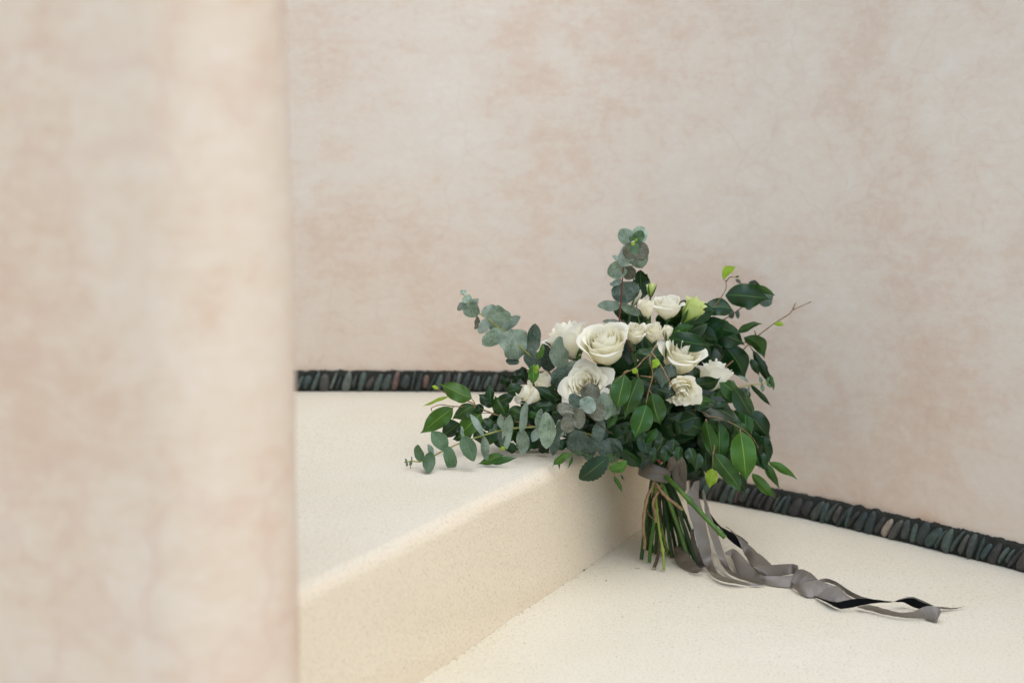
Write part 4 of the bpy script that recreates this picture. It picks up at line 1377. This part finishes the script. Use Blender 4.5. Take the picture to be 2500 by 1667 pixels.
# third tail arching away to the right: dark back, then grey
ribbon('tail', 5, [(1086, 520, 2.17, 1092, 560, 2.16), (1120, 680, 2.17, 1108, 720, 2.16), (1175, 800, 2.17, 1160, 850, 2.155), (1290, 940, 2.17, 1270, 960, 2.155), (1420, 1010, 2.165, 1350, 1060, 2.15), (1520, 1060, 2.15, 1440, 1140, 2.14),
                   (1600, 1130, 2.14, 1535, 1205, 2.13)], 'black', tie, cup=.05)
ribbon('tail', 6, [(-120, 20, 2.155, -60, 70, 2.14), (-60, 60, 2.15, 0, 130, 2.135), (20, 118, 2.14, 45, 240, 2.125), (110, 195, 2.135, 85, 320, 2.115), (220, 295, 2.13, 155, 412, 0.018), (330, 400, 2.125, 260, 480, 0.010)], 'taupe', tie, cup=.10)
ribbon('tail', 6, [(150, 418, 0.026, 250, 505, 0.012), (230, 405, 0.026, 330, 525, 0.010), (380, 396, 0.024, 430, 508, 0.009), (520, 388, 0.022, 540, 492, 0.010), (590, 398, 0.022, 575, 490, 0.014), (606, 425, 0.02, 590, 470, 0.018)], 'taupe', tie, cup=.10)
ribbon('tail', 6, [(-125, 276, 0.022, -118, 296, 0.020), (-40, 240, 0.024, -60, 330, 0.014), (40, 300, 0.022, 0, 462, 0.008), (140, 412, 0.018, 110, 540, 0.004), (250, 500, 0.014, 250, 586, 0.002), (400, 508, 0.014, 400, 612, 0.002),
                   (540, 498, 0.016, 520, 622, 0.002), (590, 470, 0.018, 545, 620, 0.002)], 'grey', tie, cup=.08)
# knotted stretch further along the floor
ribbon('tail', 6, [(604, 440, 0.022, 530, 566, 0.010), (660, 445, 0.022, 560, 585, 0.008), (730, 480, 0.020, 610, 590, 0.008), (780, 525, 0.016, 680, 575, 0.010), (806, 556, 0.012, 770, 560, 0.010)], 'taupe', tie, cup=.12)
ribbon('tail', 6, [(525, 596, 0.006, 535, 612, 0.002), (600, 580, 0.014, 655, 700, 0.003), (700, 560, 0.018, 740, 720, 0.002), (790, 548, 0.019, 830, 690, 0.005), (880, 578, 0.018, 910, 655, 0.010), (992, 612, 0.016, 985, 622, 0.014)], 'grey', tie, cup=.12)
ribbon('tail', 6, [(990, 604, 0.016, 790, 712, 0.003), (1030, 640, 0.014, 900, 750, 0.002), (1080, 690, 0.010, 990, 766, 0.002), (1150, 742, 0.005, 1090, 770, 0.002)], 'grey', tie, cup=.12)
ribbon('tail', 6, [(800, 545, 0.012, 820, 575, 0.010), (880, 532, 0.014, 880, 572, 0.008), (980, 565, 0.013, 985, 606, 0.006), (1100, 645, 0.011, 1090, 690, 0.004), (1220, 705, 0.008, 1200, 742, 0.002), (1345, 738, 0.005, 1320, 752, 0.002)], 'taupe', tie, cup=.10)
ribbon('tail', 6, [(760, 705, 0.004, 770, 716, 0.002), (880, 745, 0.010, 900, 778, 0.002), (980, 768, 0.014, 1010, 832, 0.002), (1150, 734, 0.018, 1130, 822, 0.004), (1330, 736, 0.016, 1320, 782, 0.008), (1530, 760, 0.012, 1520, 770, 0.010),
                   (1620, 735, 0.016, 1640, 770, 0.008), (1720, 722, 0.018, 1740, 815, 0.004), (1850, 775, 0.016, 1840, 842, 0.003), (1930, 806, 0.012, 1900, 840, 0.003)], 'black', tie, cup=.08, label='black end of the ribbon')
ribbon('tail', 6, [(1600, 740, 0.0165, 1604, 746, 0.0155), (1720, 713, 0.019, 1722, 727, 0.0175), (1830, 748, 0.018, 1836, 772, 0.0155), (1940, 800, 0.014, 1930, 808, 0.012)], 'taupe', tie, cup=.05)
ribbon('tail', 6, [(1190, 812, 0.008, 1195, 820, 0.004), (1310, 794, 0.013, 1330, 856, 0.002), (1450, 830, 0.012, 1480, 895, 0.002), (1600, 866, 0.011, 1620, 918, 0.002), (1730, 862, 0.013, 1740, 926, 0.002), (1820, 824, 0.018, 1850, 932, 0.003),
                   (1890, 804, 0.021, 1930, 945, 0.003), (1970, 815, 0.020, 1965, 965, 0.002), (2026, 852, 0.017, 1976, 972, 0.0015)], 'grey', tie, cup=.06)
ribbon('tail', 6, [(2020, 850, 0.016, 1978, 972, 0.0015), (1990, 862, 0.012, 1940, 962, 0.002), (1940, 880, 0.008, 1845, 932, 0.002)], 'taupe', tie, cup=.04)
ribbon('tail', 6, [(1935, 806, 0.012, 1940, 822, 0.006), (2010, 812, 0.010, 2012, 836, 0.003), (2120, 822, 0.006, 2120, 838, 0.002), (2200, 818, 0.005, 2200, 826, 0.003), (2256, 803, 0.005, 2254, 806, 0.004)], 'grey', tie, cup=.04)


# ------------------------------------------------------------------ fallen bits on the lower floor
def flake(name, u, v, L, W_, ang, mat, label, cat, seed):
    c = G(u, v, 0.0)
    d = (Vector((c.x, c.y)) - RA).dot(RN)
    z0 = 0.002 * math.exp(-(d / 0.04) ** 2) + 0.0012
    r = random.Random(seed)
    bm = bmesh.new()
    bmesh.ops.create_icosphere(bm, subdivisions=2, radius=1.0)
    for q in bm.verts:
        q.co *= 1 + .25 * noise.noise(q.co * 1.3 + Vector((seed, 0, 0)))
        q.co.x *= L / 2 * (1 - .3 * abs(q.co.x))
        q.co.y *= W_ / 2
        q.co.z *= W_ * .3
        q.co.z += abs(q.co.x) * .15
    me = bpy.data.meshes.new(name)
    bm.to_mesh(me)
    bm.free()
    me.polygons.foreach_set('use_smooth', [True] * len(me.polygons))
    me.materials.append(M[mat])
    o = bpy.data.objects.new(name, me)
    o.location = (c.x, c.y, z0)
    o.rotation_euler = (0, 0, ang)
    link(o)
    tag(o, label, cat)


flake('seed_husk', 1425, 1396, 0.0062, 0.0034, 0.2, 'flake', 'dark brown seed husk on the lower floor near the foot of the riser', 'seed husk', 1)
flake('seed_husk', 1480, 1419, 0.0036, 0.0020, 0.1, 'flake', 'tiny dark seed husk on the lower floor nearer the stems', 'seed husk', 2)
flake('straw_bit', 1556, 1389, 0.0140, 0.0012, -0.1, 'straw', 'thin golden straw on the lower floor beside the cut stems', 'straw', 3)


# ------------------------------------------------------------------ grit gathered along the foot of the riser
def build_grit():
    r = random.Random(77)
    parts = []
    for k in range(170):
        if k < 120:
            t = r.uniform(-0.25, 0.95)
            d = 0.006 + abs(r.gauss(0, 1)) * 0.004
            p2 = RA + RD * t + RN * d
        else:
            p2 = Vector((r.uniform(-0.1, 0.7), r.uniform(1.6, 2.3)))
            if over_step(p2.x, p2.y) or p2.y > wall_y(p2.x) - 0.05:
                continue
            d = (p2 - RA).dot(RN)
        q = r.uniform(0.0003, 0.0008) * (1.3 if k % 17 == 0 else 1)
        bm = bmesh.new()
        bmesh.ops.create_icosphere(bm, subdivisions=1, radius=q)
        z0 = 0.002 * math.exp(-(d / 0.04) ** 2) + hnoise(p2.x, p2.y, 3.0, 0.0022) + hnoise(p2.x, p2.y, 9.0, 0.0010)
        vs = [Vector((v.co.x * r.uniform(.7, 1.5) + p2.x, v.co.y * r.uniform(.7, 1.3) + p2.y, v.co.z * 0.8 + z0 + q * 0.4)) for v in bm.verts]
        parts.append((vs, [tuple(v.index for v in f.verts) for f in bm.faces]))
        bm.free()
    V, F = join_data(parts)
    o = mesh_obj('grit', V, F, M['straw_d'])
    tag(o, 'fine brown grit scattered on the lower floor along the riser', None, None, 'stuff')


M['straw_d'] = mat_plain('brown_grit', (0.26, 0.18, 0.11), (0.48, 0.37, 0.24), 400, 0.9)
build_grit()
